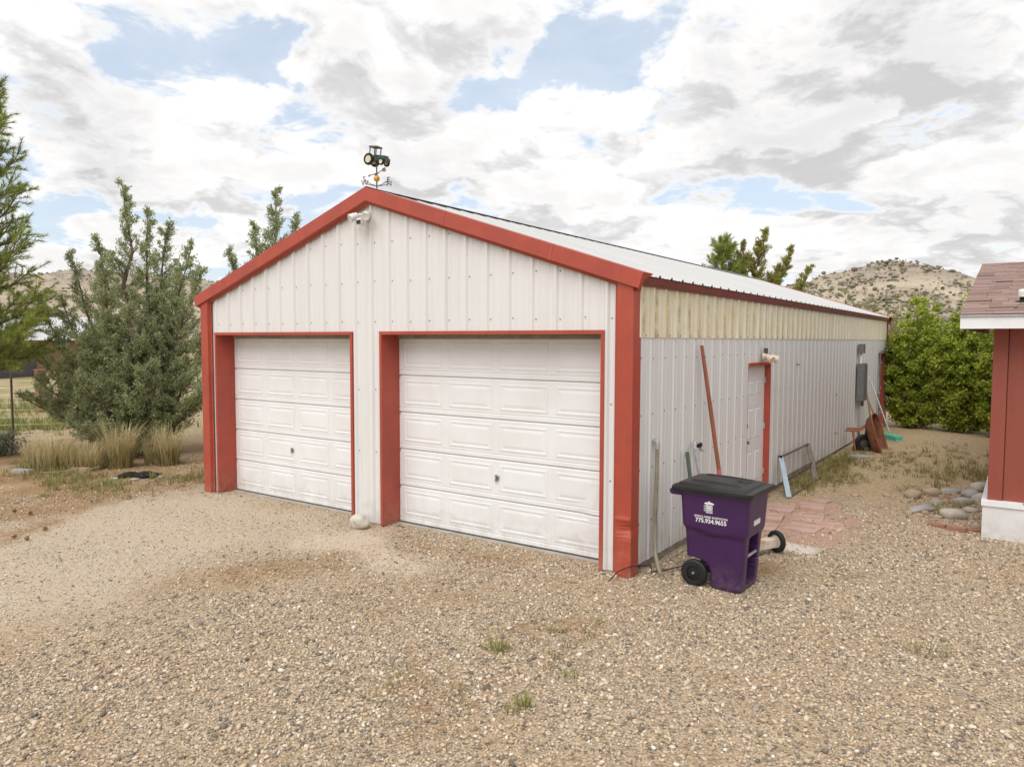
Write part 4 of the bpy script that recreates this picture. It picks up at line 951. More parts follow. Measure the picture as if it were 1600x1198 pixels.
# ------------------------------------------------------------------ things along the side wall
def cart():
    root = thing('trash_cart', 'purple wheeled trash cart with black lid and white print by the side wall', 'trash cart', (.825, .345, 0), R_(-2))
    # body: x back(-) to front(+), y across, z up
    Hh = .94; n = 132; lev = np.concatenate([np.linspace(0, .04, 4), np.linspace(.05, Hh, 92)])
    def ring(x0, x1, hw, rad):
        per = []
        cs = [(x1-rad, -hw+rad, -90), (x1-rad, hw-rad, 0), (x0+rad, hw-rad, 90), (x0+rad, -hw+rad, 180)]
        pts = []
        for (cx, cy, a0) in cs:
            for k in range(9): a = R_(a0+90*k/8); pts.append((cx+rad*math.cos(a), cy+rad*math.sin(a)))
        pts.append(pts[0]); pts = np.array(pts); sl_ = np.concatenate([[0], np.cumsum(np.linalg.norm(np.diff(pts, axis=0), axis=1))])
        t = np.linspace(0, sl_[-1], n, endpoint=False); return np.stack([np.interp(t, sl_, pts[:, 0]), np.interp(t, sl_, pts[:, 1])], -1)
    V = []
    for z in lev:
        t = z/Hh; x1 = .262+.062*t; x0 = -.275-.045*t; hw = .240+.050*t
        sink = .02*(1-min(1, z/.04))**2
        arch = 0
        if z < .277: arch = math.sqrt(max(0, (.146**2-(z-.130)**2))) if abs(z-.130) < .146 else 0
        x0a = max(x0, -.200+arch+.0) if z < .277 else x0
        if z < .125: x0a = max(x0a, -.200+.146)
        R2 = ring(x0a+sink, x1-sink, hw-sink, .055)
        for (x, y) in R2:
            xf = (x+.3)/.65
            stepz = .585-.055*(1/(1+math.exp(-(xf-.32)*26)))+.012*math.sin(x*9)
            if abs(x) < .34 and abs(y) > hw*.8: pass
            k = 1/(1+math.exp(-(z-stepz)*110)); out = .020*k
            inset = 0
            if abs(y) > hw*.85 and .03 < xf < .62 and z < stepz-.01: inset = -.006
            nx, ny = (x/max(x1, -x0)), (y/hw); m_ = max(abs(nx), abs(ny), 1e-6); dx = out*(1 if nx/m_ > .9 else -1 if nx/m_ < -.9 else 0); dy = (out+inset)*(1 if ny/m_ > .9 else -1 if ny/m_ < -.9 else 0)
            # lift-bar pocket in the front
            if x > x1-sink-.03 and abs(y) < .125 and .06 < z < .53: dx -= .17
            V.append((x+dx, y+dy, z))
    V = np.array(V); L = len(lev); i = np.arange((L-1)*n); r_, c = i//n, i % n
    F_ = np.stack([r_*n+c, r_*n+(c+1) % n, (r_+1)*n+(c+1) % n, (r_+1)*n+c], -1)
    me = np_mesh('body', V, F_, M_CART, True); me.set_sharp_from_angle(angle=R_(40)); link('body', me, root)
    MB().add([tuple(V[k]) for k in range(n)], [tuple(range(n))]).build('bottom', M_CART, root)
    m = MB(); rim = ring(-.345, .355, .318, .05); m.add([(x, y, z) for z in (.905, .945) for x, y in rim], [(k, (k+1) % n, n+(k+1) % n, n+k) for k in range(n)]+[tuple(range(n)), tuple(range(2*n-1, n-1, -1))]); m.build('rim', M_CART, root, smooth=True)
    m = MB()
    for s_ in (-1, 1): m.box(-.43, -.32, s_*.28-.025, s_*.28+.025, .885, .945)
    m.box(-.445, -.415, -.30, .30, .895, .94); m.build('handle', M_CART, root, bevel=.010)
    # lid: shallow dome with raised ribs, hinged at the back
    m = MB(); nx, ny = 44, 40; vs = []
    for a in range(nx+1):
        for b in range(ny+1):
            u, w = a/nx*2-1, b/ny*2-1; x = -.015+.395*u; y = .345*w
            z = .978+.022*(1-abs(u)**2.5)*(1-abs(w)**2.5)+.022*(.5-.5*u)*(1-w**6)
            if abs(u) < .86 and abs(w) < .84: z += .016
            if .46 < abs(w) < .60 and -.62 < u < .62: z += .012
            if .28 < u < .62 and abs(w) < .26: z -= .016
            if abs(u) > .95 or abs(w) > .95: z = .975
            vs.append((x, y, z))
    m.add(vs, [(a*(ny+1)+b, (a+1)*(ny+1)+b, (a+1)*(ny+1)+b+1, a*(ny+1)+b+1) for a in range(nx) for b in range(ny)])
    rim = ring(-.412, .382, .347, .035)
    m.add([(x*q, y*q, z) for q, z in ((1, .976), (1.008, .955), (1.0, .938), (.96, .938)) for x, y in rim], [(j*n+k, j*n+(k+1) % n, (j+1)*n+(k+1) % n, (j+1)*n+k) for j in range(3) for k in range(n)])
    lid = m.build('lid', M_LIDBLK, root, smooth=True)
    MB().tube([(-.405, -.26, .962), (-.405, .26, .962)], .022, 10).build('hinge', M_LIDBLK, lid)
    for s_ in (-1, 1):
        Mx = TR(-.200, s_*.238, .130, R_(90))
        w = MB().lathe([(.07, -.028), (.112, -.030), (.130, -.018), (.131, .018), (.112, .030), (.07, .028)], Mx, 28).build('wheel', M_BLACK, root, smooth=True)
        hm = MB(); hm.lathe([(0, -.016), (.035, -.014), (.072, -.010), (.072, .010), (.035, .014), (0, .016)], Mx, 24)
        for k in range(10): hm.box(.025, .075, -.005, .005, -.020, .020, Mx @ Matrix.Rotation(k*math.pi/5, 4, 'Z'))
        hm.build('hub', M_BLACK, w)
        MB().lathe([(0, -.038), (.012, -.036), (.013, .036), (0, .038)], Mx, 12).build('axle_cap', M_CHROME, w)
    MB().tube([(-.200, -.22, .130), (-.200, .22, .130)], .011, 8).build('axle', M_GALV, root)
    MB().tube([(.27, -.13, .34), (.27, .13, .34)], .013, 8).build('lift_bar', M_GALV, root)
    # printing on the side facing the camera (-y): follow the slope of the wall
    tilt = math.atan(.050/.94)
    def side(z): return -(.240+.050*z/.94+.020+.0035)
    def text(name, body, x, z, size, sx=1.0, bold=.0):
        fc = bpy.data.curves.new(name, 'FONT'); fc.body = body; fc.size = size; fc.align_x = 'CENTER'; fc.offset = bold
        tmp = bpy.data.objects.new(name, fc); COL.objects.link(tmp); bpy.context.view_layer.update()
        me = bpy.data.meshes.new_from_object(tmp.evaluated_get(bpy.context.evaluated_depsgraph_get())); bpy.data.objects.remove(tmp)
        me.materials.append(M_PRINT); o = link(name, me, root); o.matrix_basis = TR(x, side(z), z, R_(90)+tilt) @ Matrix.Diagonal((sx, 1, 1, 1)); return o
    text('phone_number', '775.934.9655', -.02, .650, .058, .98, .0014)
    text('company_name', 'SPRING CREEK SANITATION', -.02, .700, .0245, 1.05, .0006)
    g = MB(); Mt = TR(-.035, side(.80), .80, R_(90)+tilt) @ Matrix.Scale(.82, 4)
    def pl(pts): g.add([Mt @ Vector((x, y, 0)) for x, y in pts], [tuple(range(len(pts)))])
    pl([(-.055, .040), (.055, .040), (.060, .052), (.030, .064), (-.030, .064), (-.060, .052)]); pl([(-.012, .067), (.012, .067), (.008, .078), (-.008, .078)])
    for k in range(6): x = -.040+k*.014; pl([(x, -.05), (x+.007, -.05), (x+.0085, .034), (x-.0015, .034)])
    pl([(-.040, -.062), (.040, -.062), (.041, -.054), (-.041, -.054)])
    for k in range(3): pl([(-.066, .018-k*.026), (-.046, .024-k*.026), (-.046, .016-k*.026), (-.064, .008-k*.026)])
    pl([(-.018, -.02), (.016, .014), (.021, .007), (-.012, -.028)]); pl([(-.018, .014), (.016, -.028), (.021, -.020), (-.012, .02)])
    g.build('can_emblem', M_PRINT, root)
    g = MB()
    for k in range(5): g.box(.262+.062*.70+.0195, .262+.062*.70+.0235, -.10+k*.036, -.10+k*.036+.024, .640, .690)
    g.build('white_marks', M_PRINT, root)
    return root
cart()
m = MB(); pp = [(.055, .47, 1.31), (.058, .465, 1.2), (.062, .45, .9), (.065, .42, .55), (.075, .40, .30), (.10, .36, .16), (.17, .27, .06), (.26, .13, .03)]
r = thing('conduit_pipe', 'bent tan conduit pipe standing against the side wall near the corner', 'pipe', (0, 0, 0)); m.tube(pp, .021, 10); m.build('pipe', M_HOSE, r, smooth=True)
MB().tube([(.02, .47, 1.325), (.045, .47, 1.338), (.055, .47, 1.315), (.055, .47, 1.28)], .028, 10).build('elbow', M_GALV, r, smooth=True)
MB().tube([(.055, .47, 1.30), (.056, .468, 1.25)], .027, 10).build('collar', M_GALV, r)
r = thing('long_handled_tool', 'tall red-brown tool handle with pink end leaning behind the trash cart', 'tool', (0, 0, 0))
a_, b_ = Vector((.06, 1.70, 2.33)), Vector((.235, 1.98, .60)); d_ = b_-a_
MB().tube([a_, a_+d_*.2, a_+d_*.5, a_+d_*.86], [.021, .024, .026, .025], 10).build('handle', M_HANDLE, r, smooth=True)
MB().tube([a_+d_*.86, a_+d_*.93], .028, 10).build('pink_band', M_PINK, r); MB().tube([a_+d_*.93, a_+d_*.965], .029, 10).build('dark_band', M_IRON, r); MB().tube([a_+d_*.965, a_+d_*1.12], .028, 10).build('pink_grip', M_PINK, r)
m = MB(); e_ = a_+d_*1.12; m.tube([e_, e_+d_*.16], [.025, .03], 8); m.prism([(-.11, 0), (.11, 0), (.12, -.20), (0, -.30), (-.12, -.20)], .012, TR(e_.x+.02, e_.y+.05, e_.z-.24+.24, R_(12), 0, R_(80))); m.build('blade', M_RUST, r)
r = thing('tool_ends', 'grey and green tubular tool ends poking up behind the trash cart', 'tool', (0, 0, 0))  # ends of tools standing behind the cart, one green and one grey
MB().tube([(.22, 1.30, .0), (.12, 1.28, .75), (.07, 1.27, 1.12)], .024, 8).build('green_tube', pbr('dull_green_tube', (.10, .14, .10), .5), r, smooth=True)
MB().tube([(.26, 1.48, .0), (.15, 1.47, .8), (.09, 1.46, 1.13), (.06, 1.53, 1.19), (.06, 1.66, 1.17), (.08, 1.69, 1.08)], .021, 8).build('grey_tube', M_GALV, r, smooth=True)
MB().box(.04, .09, 1.60, 1.70, 1.13, 1.18).build('black_cap', M_BLACK, r, bevel=.008)
# leaning metal frame
r = thing('metal_frame', 'rectangular metal bed frame with pale blue end leaning on the side wall', 'frame', (0, 0, 0))
q1, q2 = Vector((.28, 4.78, .02)), Vector((.06, 5.36, .50)); q3, q4 = Vector((.30, 6.50, .02)), Vector((.06, 7.35, .50))
q1, q2, q3, q4 = Vector((.34, 4.72, .02)), Vector((.06, 5.28, .54)), Vector((.34, 6.45, .02)), Vector((.06, 7.10, .54))
def bar(a, b, w, h, name, mat, par):
    d = (b-a); M = Matrix.Translation(a) @ d.to_track_quat('X', 'Z').to_matrix().to_4x4(); return MB().box(0, d.length, -w/2, w/2, -h/2, h/2, M).build(name, mat, par, bevel=.004)
bar(q1, q2, .075, .035, 'end_rail', M_BLUEMET, r); bar(q3, q4, .085, .03, 'end_rail', M_BROWNMET, r); bar(q2, q4, .025, .03, 'side_rail', M_BROWNMET, r); bar(q1, q3, .03, .03, 'side_rail', M_BROWNMET, r)
bar(q1.lerp(q2, .48), q3.lerp(q4, .48), .03, .04, 'cross_rail', M_BROWNMET, r)
MB().box(-.03, .03, -.04, .04, -.02, .02, Matrix.Translation(q2)).build('end_cap', M_BLACK, r)
# wheelbarrow tipped against the wall
wb = thing('wheelbarrow', 'rusty wheelbarrow tipped on its side against the side wall', 'wheelbarrow', (.42, 10.55, 0), R_(8))
m = MB(); nr, na = 7, 28; vs = []
Mx = TR(.30, -.02, .40, 0, R_(76), R_(-12))
for k in range(nr):
    t = k/(nr-1)
    for j in range(na):
        a = 2*math.pi*j/na; c_, s_ = math.cos(a), math.sin(a); e = 2/3.2
        sx = math.copysign(abs(c_)**e, c_)*.46*(.55+.45*t**.6); sy = math.copysign(abs(s_)**e, s_)*.34*(.55+.45*t**.6)
        vs.append(Mx @ Vector((sx, sy, -.20+.20*t**1.5+.03*c_*t)))
fs = [(k*na+j, k*na+(j+1) % na, (k+1)*na+(j+1) % na, (k+1)*na+j) for k in range(nr-1) for j in range(na)]+[tuple(range(na))]
m.add(vs, fs); tray = m.build('tray', M_RUST, wb, smooth=True)
MB().tube([Vector(v) for v in vs[-na:]]+[Vector(vs[-na])], .012, 6, caps=False).build('rolled_rim', M_RUSTO, tray)
for s_ in (-1, 1): MB().tube([(.10, s_*.16+.05, .62), (-.10, s_*.20+.03, .47), (-.36, s_*.24, .47)], .022, 8).build('handle', M_RUSTO, wb)
MB().tube([(-.26, -.20, .48), (-.26, .26, .48)], .02, 6).build('crossbar', M_RUSTO, wb)
m = MB(); m.tube([(-.22, -.22, .47), (-.16, -.22, .03), (.02, -.18, .02)], .02, 6); m.build('leg', M_RUSTO, wb); MB().tube([(-.12, .24, .47), (-.10, .22, .03)], .02, 6).build('leg', M_RUST, wb)
Mw = TR(-.01, -.06, .20, R_(90), 0, R_(25)); wh = MB().lathe([(.09, -.04), (.16, -.045), (.19, -.02), (.19, .02), (.16, .045), (.09, .04)], Mw, 20).build('wheel', M_BLACK, wb, smooth=True)
MB().lathe([(0, -.03), (.095, -.02), (.095, .02), (0, .03)], Mw, 16).build('rim', M_IRON, wh)
m = MB(); m.tube([(.0, -.05, .2), (.06, -.05, .72)], .018, 6); m.tube([(.02, .08, .2), (.10, .08, .78)], .018, 6); m.box(.03, .09, -.06, .1, .60, .66); m.build('fork', M_IRON, wb)
MB().box(-.22, .10, -.10, .10, .05, .12).build('brace_plate', M_IRON, wb)
# push broom and bare handles
r = thing('push_broom', 'push broom with green bristle head standing by the far door', 'broom', (0, 0, 0))
MB().tube([(.07, 13.15, 1.52), (.62, 12.72, .22)], .016, 8).build('handle', M_GALV, r)
m = MB(); m.box(-.09, .09, -.34, .34, .10, .17, TR(.66, 12.70, 0, 0, 0, R_(38))); blk = m.build('head', M_GREEN, r, bevel=.012)
m = MB()
for k in range(11):
    for j in range(3): m.box(-.075+j*.05, -.035+j*.05, -.33+k*.061, -.33+k*.061+.05, .005, .10, TR(.66, 12.70, 0, 0, 0, R_(38)))
tag(m.build('bristles', pbr('pale_green_bristle', (.16, .52, .36), .7, (.3, .6, .48), scale=30), blk), kind='stuff')
for lab, a, b, mt in (('thin dark wooden handle leaning on the side wall beside the broom', (.06, 12.75, 1.30), (.36, 12.35, .02), M_WOOD), ('pale grey wooden handle crossing the broom by the far door', (.06, 12.65, 1.20), (.46, 12.95, .02), M_GREYWOOD)):
    r = thing('tool_handle', lab, 'tool', (0, 0, 0)); MB().tube([a, tuple((Vector(a)*.5+Vector(b)*.5)), b], [.018, .021, .021], 8).build('shaft', mt, r); MB().tube([Vector(a).lerp(Vector(b), .9), b], .024, 8).build('ferrule', M_RUST, r)
r = thing('downspout_pipe', 'thin grey pipe running up beside the far side door', 'pipe', (0, 0, 0)); MB().tube([(.055, 14.88, .05), (.055, 14.88, 2.08), (.055, 15.0, 2.12), (.055, 15.6, 2.12)], .02, 8).build('pipe', M_GREYBOX, r); MB().box(.03, .08, 14.85, 14.91, 1.0, 1.03).build('strap', M_GALV, r)
# white tube with a black wheel behind the cart
r = thing('trailer_jack', 'white rusted square tube with black wheel lying behind the trash cart', 'jack', (.90, 1.62, 0), R_(62))
MB().box(-.42, .10, -.05, .05, .07, .17).build('tube', pbr('rust_streaked_white', (.66, .63, .57), .6, (.45, .23, .06), scale=7), r, bevel=.006)
Mw = TR(.13, 0, .125, 0, R_(90)); wh = MB().lathe([(.075, -.022), (.112, -.025), (.125, -.012), (.125, .012), (.112, .025), (.075, .022)], Mw, 24).build('wheel', M_BLACK, r, smooth=True)
MB().lathe([(0, -.01), (.08, -.012), (.08, .012), (0, .01)], Mw, 20).build('rim', M_WHITEP, wh)
r = thing('black_cable', 'thin black cable curling on the gravel at the near garage corner', 'cable', (0, 0, 0))
MB().tube([(-.10, -.30, .012), (-.06, -.20, .09), (.02, -.10, .13), (.08, .02, .12), (.14, .16, .10), (.13, .20, .02), (.25, .35, .03), (.40, .62, .05), (.62, .85, .02)], .006, 6).build('cord', M_BLACK, r, smooth=True)
r = thing('white_string', 'strand of white string lying across the gravel at lower right', 'string', (0, 0, 0))
pts = [(2.60+.085*k+.01*math.sin(k*2.1), -.83-.036*k+.012*math.sin(k*1.7), 0) for k in range(10)]
MB().tube([(x, y, float(height(x, y))+.014) for x, y, _ in pts], .0032, 5).build('strand', M_STONE, r)

# ------------------------------------------------------------------ stones, bricks, pavers, debris
def rock(name, label, x, y, sx, sy, sz, mat, seed, group=None, rz=0, cat='stone', sub=3, rough=.10, sink=.25):
    v, f = ico(sub); rg = np.random.default_rng(seed); ph = rg.uniform(0, 6, (5, 3)); fr = rg.normal(0, 2.3, (5, 3))
    d = sum(np.sin(v@fr[k]+ph[k, 0])*.5 for k in range(5)); v = v*(1+rough*d)[:, None]
    v = np.sign(v)*np.abs(v)**.9*np.array([sx, sy, sz]); c, s_ = math.cos(rz), math.sin(rz)
    v = np.stack([v[:, 0]*c-v[:, 1]*s_, v[:, 0]*s_+v[:, 1]*c, v[:, 2]+sz*(1-sink)], -1)
    o = link(name, np_mesh(name, v, f, mat, True)); o.location = (x, y, float(height(x, y))-.0); return tag(o, label, cat, group)
rock('white_rock', 'lumpy white painted rock between the two garage doors', -3.68, -.24, .125, .10, .095, M_WROCK, 5, sub=4, rough=.14, sink=.25)
SG = 'loose stones beside the house'
for i, (x, y, sx, sy, sz, mt, lab) in enumerate(((2.46, 4.84, .17, .11, .09, M_STONE, 'largest pale rounded stone before the house corner'), (2.08, 5.12, .26, .12, .05, M_STONEG, 'flat grey stone left of the largest pale stone'), (1.86, 6.00, .15, .10, .09, M_STONET, 'brown broken stone at the left of the stone border'),
        (2.08, 6.35, .13, .09, .08, M_STONET, 'brown broken stone just behind the leftmost one'), (2.66, 7.15, .15, .11, .09, M_STONE, 'farthest pale round stone beside the red wall'), (2.58, 6.55, .15, .11, .08, M_STONEG, 'grey round stone in front of the farthest pale one'), (2.52, 5.95, .15, .10, .07, M_STONEG, 'small grey stone in the middle of the border'),
        (2.72, 6.3, .13, .11, .08, M_STONE, 'pale stone touching the white skirting'), (2.64, 5.4, .11, .07, .05, M_STONE, 'small cream stone right of the grass tufts'), (2.30, 6.75, .13, .10, .05, M_STONEG, 'low grey stone at the back of the border'), (2.2, 5.75, .15, .09, .04, M_STONEG, 'thin grey slab among the border grass'), (2.76, 4.35, .06, .05, .045, M_STONET, 'small yellowish stone by the skirting corner'),
        (.46, 9.55, .22, .15, .045, M_STONEG, 'flat grey stepping stone by the side wall'))):
    rock('loose_stone', lab, x, y, sx, sy, sz, mt, 20+i, SG, rz=i*1.1, rough=.13, sink=.5)
def pebbles():
    rg = np.random.default_rng(5); V, F_ = [], []; b = ico(2); o = 0
    for _ in range(130):
        x, y = rg.normal(2.25, .38), rg.normal(5.7, .75); s_ = rg.uniform(.018, .055)
        if x > 2.80: continue
        V.append(b[0]*(1+rg.normal(0, .06, (len(b[0]), 1)))*np.array([s_*1.3, s_, s_*.6])+np.array([x, y, float(height(x, y))+s_*.25])); F_.append(b[1]+o); o += len(b[0])
    tag(link('cobble_scatter', np_mesh('cobble_scatter', np.concatenate(V), np.concatenate(F_), M_STONET, True)), 'small cobbles scattered through the stone border', 'cobbles', kind='stuff')
pebbles()
def brick(label, x, y, rz, mat=M_BRICK, size=(.2, .095, .06), cat='brick', group=None, z=0., tilt=0, name='brick_block'):
    o = MB().box(-size[0]/2, size[0]/2, -size[1]/2, size[1]/2, 0, size[2]).build(name, mat, None, bevel=.006)
    o.location = (x, y, float(height(x, y))+z); o.rotation_euler = (tilt, tilt*.6, rz); return tag(o, label, cat, group)
BG = 'loose red bricks'
brick('left of the two red bricks before the house corner', 2.34, 4.13, R_(-12), group=BG, z=-.015); brick('right of the two red bricks before the house corner', 2.565, 4.03, R_(-5), group=BG)
brick('half buried red brick by the skirting corner', 2.74, 4.18, R_(40), group=BG, z=-.03, tilt=.15); brick('red brick lying among the border stones', 2.42, 6.1, R_(20), group=BG, z=-.02)
brick('red brick left of the largest pale stone, nearly buried', 2.05, 4.82, R_(-30), group=BG, z=-.05); brick('pinkish brick in the weeds under the juniper', -10.75, -.35, R_(24), M_PAVER, (.34, .11, .09), group=BG, z=-.01)
brick('white concrete block in the grass at far left', -11.35, -1.05, R_(15), M_STONEG, (.42, .12, .09), cat='block', z=-.02, name='concrete_block')
PG = 'dusty pink pavers by the side wall'
for i, (x, y, rz, w, l, z, lab) in enumerate(((.42, 3.30, 8, .40, .40, -.015, 'pink paver nearest the trash cart lid'), (.40, 3.95, 3, .40, .40, -.03, 'pink paver before the side door'), (.78, 4.25, 12, .32, .30, -.012, 'raised pink paver farthest from the cart'), (.86, 3.62, 6, .40, .40, -.045, 'sunken pink paver in the middle of the patch'),
        (.95, 3.02, -6, .40, .40, -.042, 'dust covered pink paver beside the cart front'), (1.20, 3.35, 10, .34, .34, -.048, 'nearly buried pink paver at the gravel edge'), (.50, 2.78, 5, .36, .36, -.035, 'pink paver partly behind the trash cart'), (.78, 4.75, -14, .26, .20, -.03, 'small broken pink paver at the back'))):
    brick(lab, x, y, R_(rz), M_PAVER, (w, l, .055), 'paver', PG, z, .012*(i % 3), name='paver')
sheetm = MB(); rg = np.random.default_rng(9); gx, gy = 12, 8; vs = []
for a in range(gx+1):
    for b in range(gy+1):
        x, y = -.34+.68*a/gx, -.2+.4*b/gy; vs.append((x+rg.normal(0, .02), y+rg.normal(0, .02), .02+.05*abs(math.sin(x*9+y*5))*max(0, 1-(abs(x)/.4)**2)+rg.random()*.02))
sheetm.add(vs, [(a*(gy+1)+b, (a+1)*(gy+1)+b, (a+1)*(gy+1)+b+1, a*(gy+1)+b+1) for a in range(gx) for b in range(gy)])
o = sheetm.build('plastic_scrap', M_BLACK); o.location = (-9.35, -.05, 0); o.rotation_euler = (0, 0, R_(35)); tag(o, 'crumpled black plastic scrap on the dry soil near the juniper', 'scrap')
for i, (x, y) in enumerate(((-9.42, -.42), (-9.05, -.28), (-8.85, .08))): rock('litter_stone', ('pale stone left of the black plastic scrap', 'small pale stone before the black plastic scrap', 'pale stone right of the black plastic scrap')[i], x, y, .08, .045, .03, M_STONE, 50+i, 'pale stones by the black scrap', rz=i)
for i, (x, y, l, rz, lab) in enumerate(((-10.7, -.75, .75, 20, 'bare grey stick lying before the left bunch grass'), (-10.35, -.45, .5, 95, 'bare upright grey stick leaning in the weeds'))):
    r = thing('stick', lab, 'stick', (x, y, 0), R_(rz)); MB().tube([(-l/2, 0, .02), (0, .02, .05), (l/2, -.01, .12)], [.012, .010, .005], 6).build('branch', M_GREYWOOD, r)
CG = 'fallen pine cones on the orange soil'
cone = []
cm = MB()
for k in range(6):
    rr = .034*math.sin(math.pi*(k+.8)/6.8)
    for j in range(8):
        a = 2*math.pi*(j+.5*(k % 2))/8; c_, s_ = math.cos(a), math.sin(a)
        cm.add([(c_*rr*.5-s_*.01, s_*rr*.5+c_*.01, .012*k), (c_*rr*.5+s_*.01, s_*rr*.5-c_*.01, .012*k), (c_*rr*1.3, s_*rr*1.3, .012*k+.014)], [(0, 1, 2)])
cm.lathe([(0.0, 0), (.018, .01), (.02, .04), (.0, .075)], TR(), 8); cone_me = cm.mesh('pine_cone', M_WOOD)
for i, (u, v) in enumerate(((-8.06, -2.42), (-7.75, -2.38), (-6.63, -3.03), (-6.4, -2.97), (-6.7, -2.6))):
    o = link('pine_cone', cone_me); o.location = (u, v, float(height(u, v))+.03); o.rotation_euler = (R_(80), R_(10*i), i*1.3); o.scale = (.8, .8, .8)
    tag(o, ('leftmost brown pine cone of the far pair on the orange soil', 'right brown pine cone of the far pair on the orange soil', 'leftmost pine cone of the near pair on the orange soil', 'right pine cone of the near pair on the orange soil', 'pine cone lying nearest the pale drive')[i], 'pine cone', CG)

# ------------------------------------------------------------------ fence and far yard on the left
FG = 'wire fence posts'
fpts = [(-19.2, -3.9), (-17.5, -1.7), (-15.8, .5), (-14.1, 2.7), (-12.4, 4.9), (-10.7, 7.1), (-9.0, 9.3)]
fence = thing('wire_fence', 'wire mesh fence on dark steel posts behind the juniper', 'fence', (0, 0, 0))
for (x, y) in fpts:
    MB().box(x-.022, x+.022, y-.018, y+.018, -.1, 1.55).build('post', M_IRON, fence)
for (a, b) in zip(fpts[:-1], fpts[1:]):
    m = MB()
    for k in range(8): z = .08+k*.17; m.tube([(*a, z), (*b, z)], .003, 3, caps=False)
    n_ = 18
    for k in range(1, n_): x, y = a[0]+(b[0]-a[0])*k/n_, a[1]+(b[1]-a[1])*k/n_; m.tube([(x, y, .06), (x, y, 1.3)], .0025, 3, caps=False)
    tag(m.build('wire_mesh', M_GALV, fence), kind='stuff')
for i, (x, y, lab) in enumerate(((-23.3, 4.2, 'orange-brown wooden post of the far corral'), (-22.6, 4.9, 'darker wooden post beside the orange one'), (-21.5, 6.4, 'wooden corral post hidden behind the juniper'))):
    r = thing('wooden_post', lab, 'post', (x, y, 0), 0, 'corral posts'); MB().box(-.13, .13, -.13, .13, -.1, 1.35).build('timber', M_WOOD, r, bevel=.02); MB().box(-.15, .15, -.15, .15, 1.35, 1.39).build('cap', M_WOOD, r)
fh = thing('far_house', 'distant house with pale roof and brown wall beyond the meadow', 'house', (-63, 21, 0), R_(-62))
MB().box(-7, 7, -4, 4, -.1, 2.4).build('wall', pbr('brown_far_wall', (.30, .16, .09), .8), fh)
m = MB(); m.add([(-7.6, -4.6, 2.3), (7.6, -4.6, 2.3), (7.6, 0, 4.3), (-7.6, 0, 4.3), (-7.6, 4.6, 2.3), (7.6, 4.6, 2.3), (-7.6, -4.6, 2.15), (7.6, -4.6, 2.15)], [(0, 1, 2, 3), (3, 2, 5, 4), (0, 1, 7, 6)]); m.add([(-7, -4, 2.3), (-7, 4, 2.3), (-7, 0, 4.2), (7, -4, 2.3), (7, 4, 2.3), (7, 0, 4.2)], [(0, 1, 2), (3, 4, 5)])
m.build('roof', pbr('pale_far_roof', (.66, .65, .66), .6), fh)
for x in (-4, 0, 4): MB().box(x-.6, x+.6, -4.03, -3.99, 1.0, 2.0).build('window', M_LENS, fh)
sh = thing('far_shed', 'dark grey shed at the far left edge beyond the meadow', 'shed', (-49, 11.5, 0), R_(-70))
MB().box(-2.5, 2.5, -1.5, 1.5, -.1, 1.9).build('wall', pbr('dark_shed', (.085, .075, .08), .8), sh); m = MB(); m.add([(-2.7, -1.7, 1.88), (2.7, -1.7, 1.88), (2.7, 1.7, 2.25), (-2.7, 1.7, 2.25)], [(0, 1, 2, 3)]); m.build('roof', M_ROOF, sh)
MB().box(-.5, .5, -1.53, -1.49, 0, 1.7).build('door', M_GREYWOOD, sh)

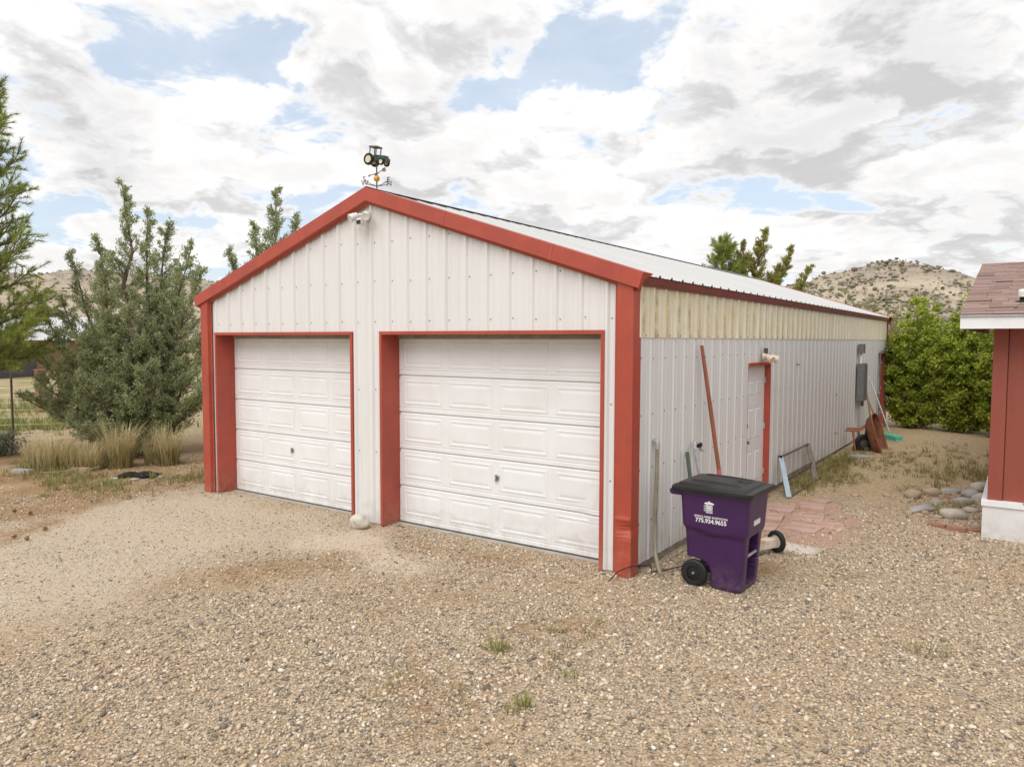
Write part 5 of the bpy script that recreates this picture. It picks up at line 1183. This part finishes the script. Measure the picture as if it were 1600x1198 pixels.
# ------------------------------------------------------------------ gravel stones
def gravel():
    src = bpy.data.collections.new('gravel_sources')
    m, t = material('gravel_stone')
    rnd = t.new('ShaderNodeObjectInfo').outputs['Random']; co = t.new('ShaderNodeTexCoord').outputs['Object']
    c = t.ramp(rnd, [(0, (.12, .108, .098)), (.13, (.22, .19, .16)), (.27, (.42, .325, .225)), (.43, (.59, .455, .305)), (.60, (.64, .515, .365)), (.70, (.34, .295, .25)), (.80, (.53, .44, .34)), (.92, (.70, .59, .45)), (1, (.76, .70, .61))])
    t.l.new(t.mix(t.math('MULTIPLY', t.noise(co, 2.2, 2, .6), .2), c, (.42, .33, .23)), t.b.inputs['Base Color']); t.b.inputs['Roughness'].default_value = .9; t.b.inputs['Specular IOR Level'].default_value = .2
    rg = np.random.default_rng(77)
    for k in range(6):
        v, f = ico(1); v = v*(1+rg.normal(0, .2, (len(v), 1)))*np.array([1, rg.uniform(.6, .9), rg.uniform(.42, .68)])
        src.objects.link(bpy.data.objects.new('gravel_source', np_mesh('gravel_source', v, f, m, False)))
    N = 860000
    # seeds in the yard in front of and beside the garage, thinning with distance from where one stands
    x = rg.uniform(-11, 6.0, N); y = rg.uniform(-6.6, 6.2, N)
    D = np.hypot(x-CAMP[0], y-CAMP[1])
    tr, di, li, pk, wh, pa = ground_masks(x, y)
    dn = np.clip(1.2-.065*D, .28, 1)*(1-.55*tr)*(1-.8*di)*(1-.5*li)*(1-.80*pk)*(1-.8*wh)*(1-.75*pa)*np.clip(.72+.5*wav(x, y, 1.7, 10, 6), .25, 1)
    inside = (x > -GW-.03) & (x < .03) & (y > -.04) & ~((((x > D1[0]) & (x < D1[1])) | ((x > D2[0]) & (x < D2[1]))) & (y < .17))
    ahead = ((x-CAMP[0])*Fv[0]+(y-CAMP[1])*Fv[1]) > 1.9
    k = (rg.random(N) < dn) & ~inside & ahead & ~((x > HX-.05) & (y > HY-.08)); x, y = x[k], y[k]; n = len(x)
    trk = tr[k]; s_ = (1-.30*trk)*np.clip(rg.lognormal(math.log(.0080), .44, n), .0044, .026)
    me = bpy.data.meshes.new('gravel'); me.vertices.add(n)
    me.vertices.foreach_set('co', np.stack([x, y, height(x, y)+s_*.34], -1).astype(np.float32).ravel())
    a = me.attributes.new('size', 'FLOAT', 'POINT'); a.data.foreach_set('value', s_.astype(np.float32))
    a = me.attributes.new('turn', 'FLOAT_VECTOR', 'POINT'); a.data.foreach_set('vector', np.stack([rg.normal(0, .35, n), rg.normal(0, .35, n), rg.uniform(0, 6.28, n)], -1).astype(np.float32).ravel())
    o = link('gravel', me); tag(o, 'loose tan and grey gravel stones covering the yard', 'gravel', kind='stuff')
    g = bpy.data.node_groups.new('scatter_gravel', 'GeometryNodeTree')
    g.interface.new_socket('Geometry', in_out='INPUT', socket_type='NodeSocketGeometry'); g.interface.new_socket('Geometry', in_out='OUTPUT', socket_type='NodeSocketGeometry')
    gi = g.nodes.new('NodeGroupInput'); go = g.nodes.new('NodeGroupOutput'); ins = g.nodes.new('GeometryNodeInstanceOnPoints'); ci = g.nodes.new('GeometryNodeCollectionInfo')
    ci.inputs['Collection'].default_value = src; ci.inputs['Separate Children'].default_value = True; ci.inputs['Reset Children'].default_value = True
    sa = g.nodes.new('GeometryNodeInputNamedAttribute'); sa.data_type = 'FLOAT'; sa.inputs[0].default_value = 'size'
    ta = g.nodes.new('GeometryNodeInputNamedAttribute'); ta.data_type = 'FLOAT_VECTOR'; ta.inputs[0].default_value = 'turn'
    er = g.nodes.new('FunctionNodeEulerToRotation')
    g.links.new(gi.outputs[0], ins.inputs['Points']); g.links.new(ci.outputs[0], ins.inputs['Instance']); ins.inputs['Pick Instance'].default_value = True
    g.links.new(ta.outputs[0], er.inputs[0]); g.links.new(er.outputs[0], ins.inputs['Rotation']); g.links.new(sa.outputs[0], ins.inputs['Scale']); g.links.new(ins.outputs[0], go.inputs[0])
    md = o.modifiers.new('scatter', 'NODES'); md.node_group = g
    print('gravel stones', n, 'shingles', nsh)
gravel()
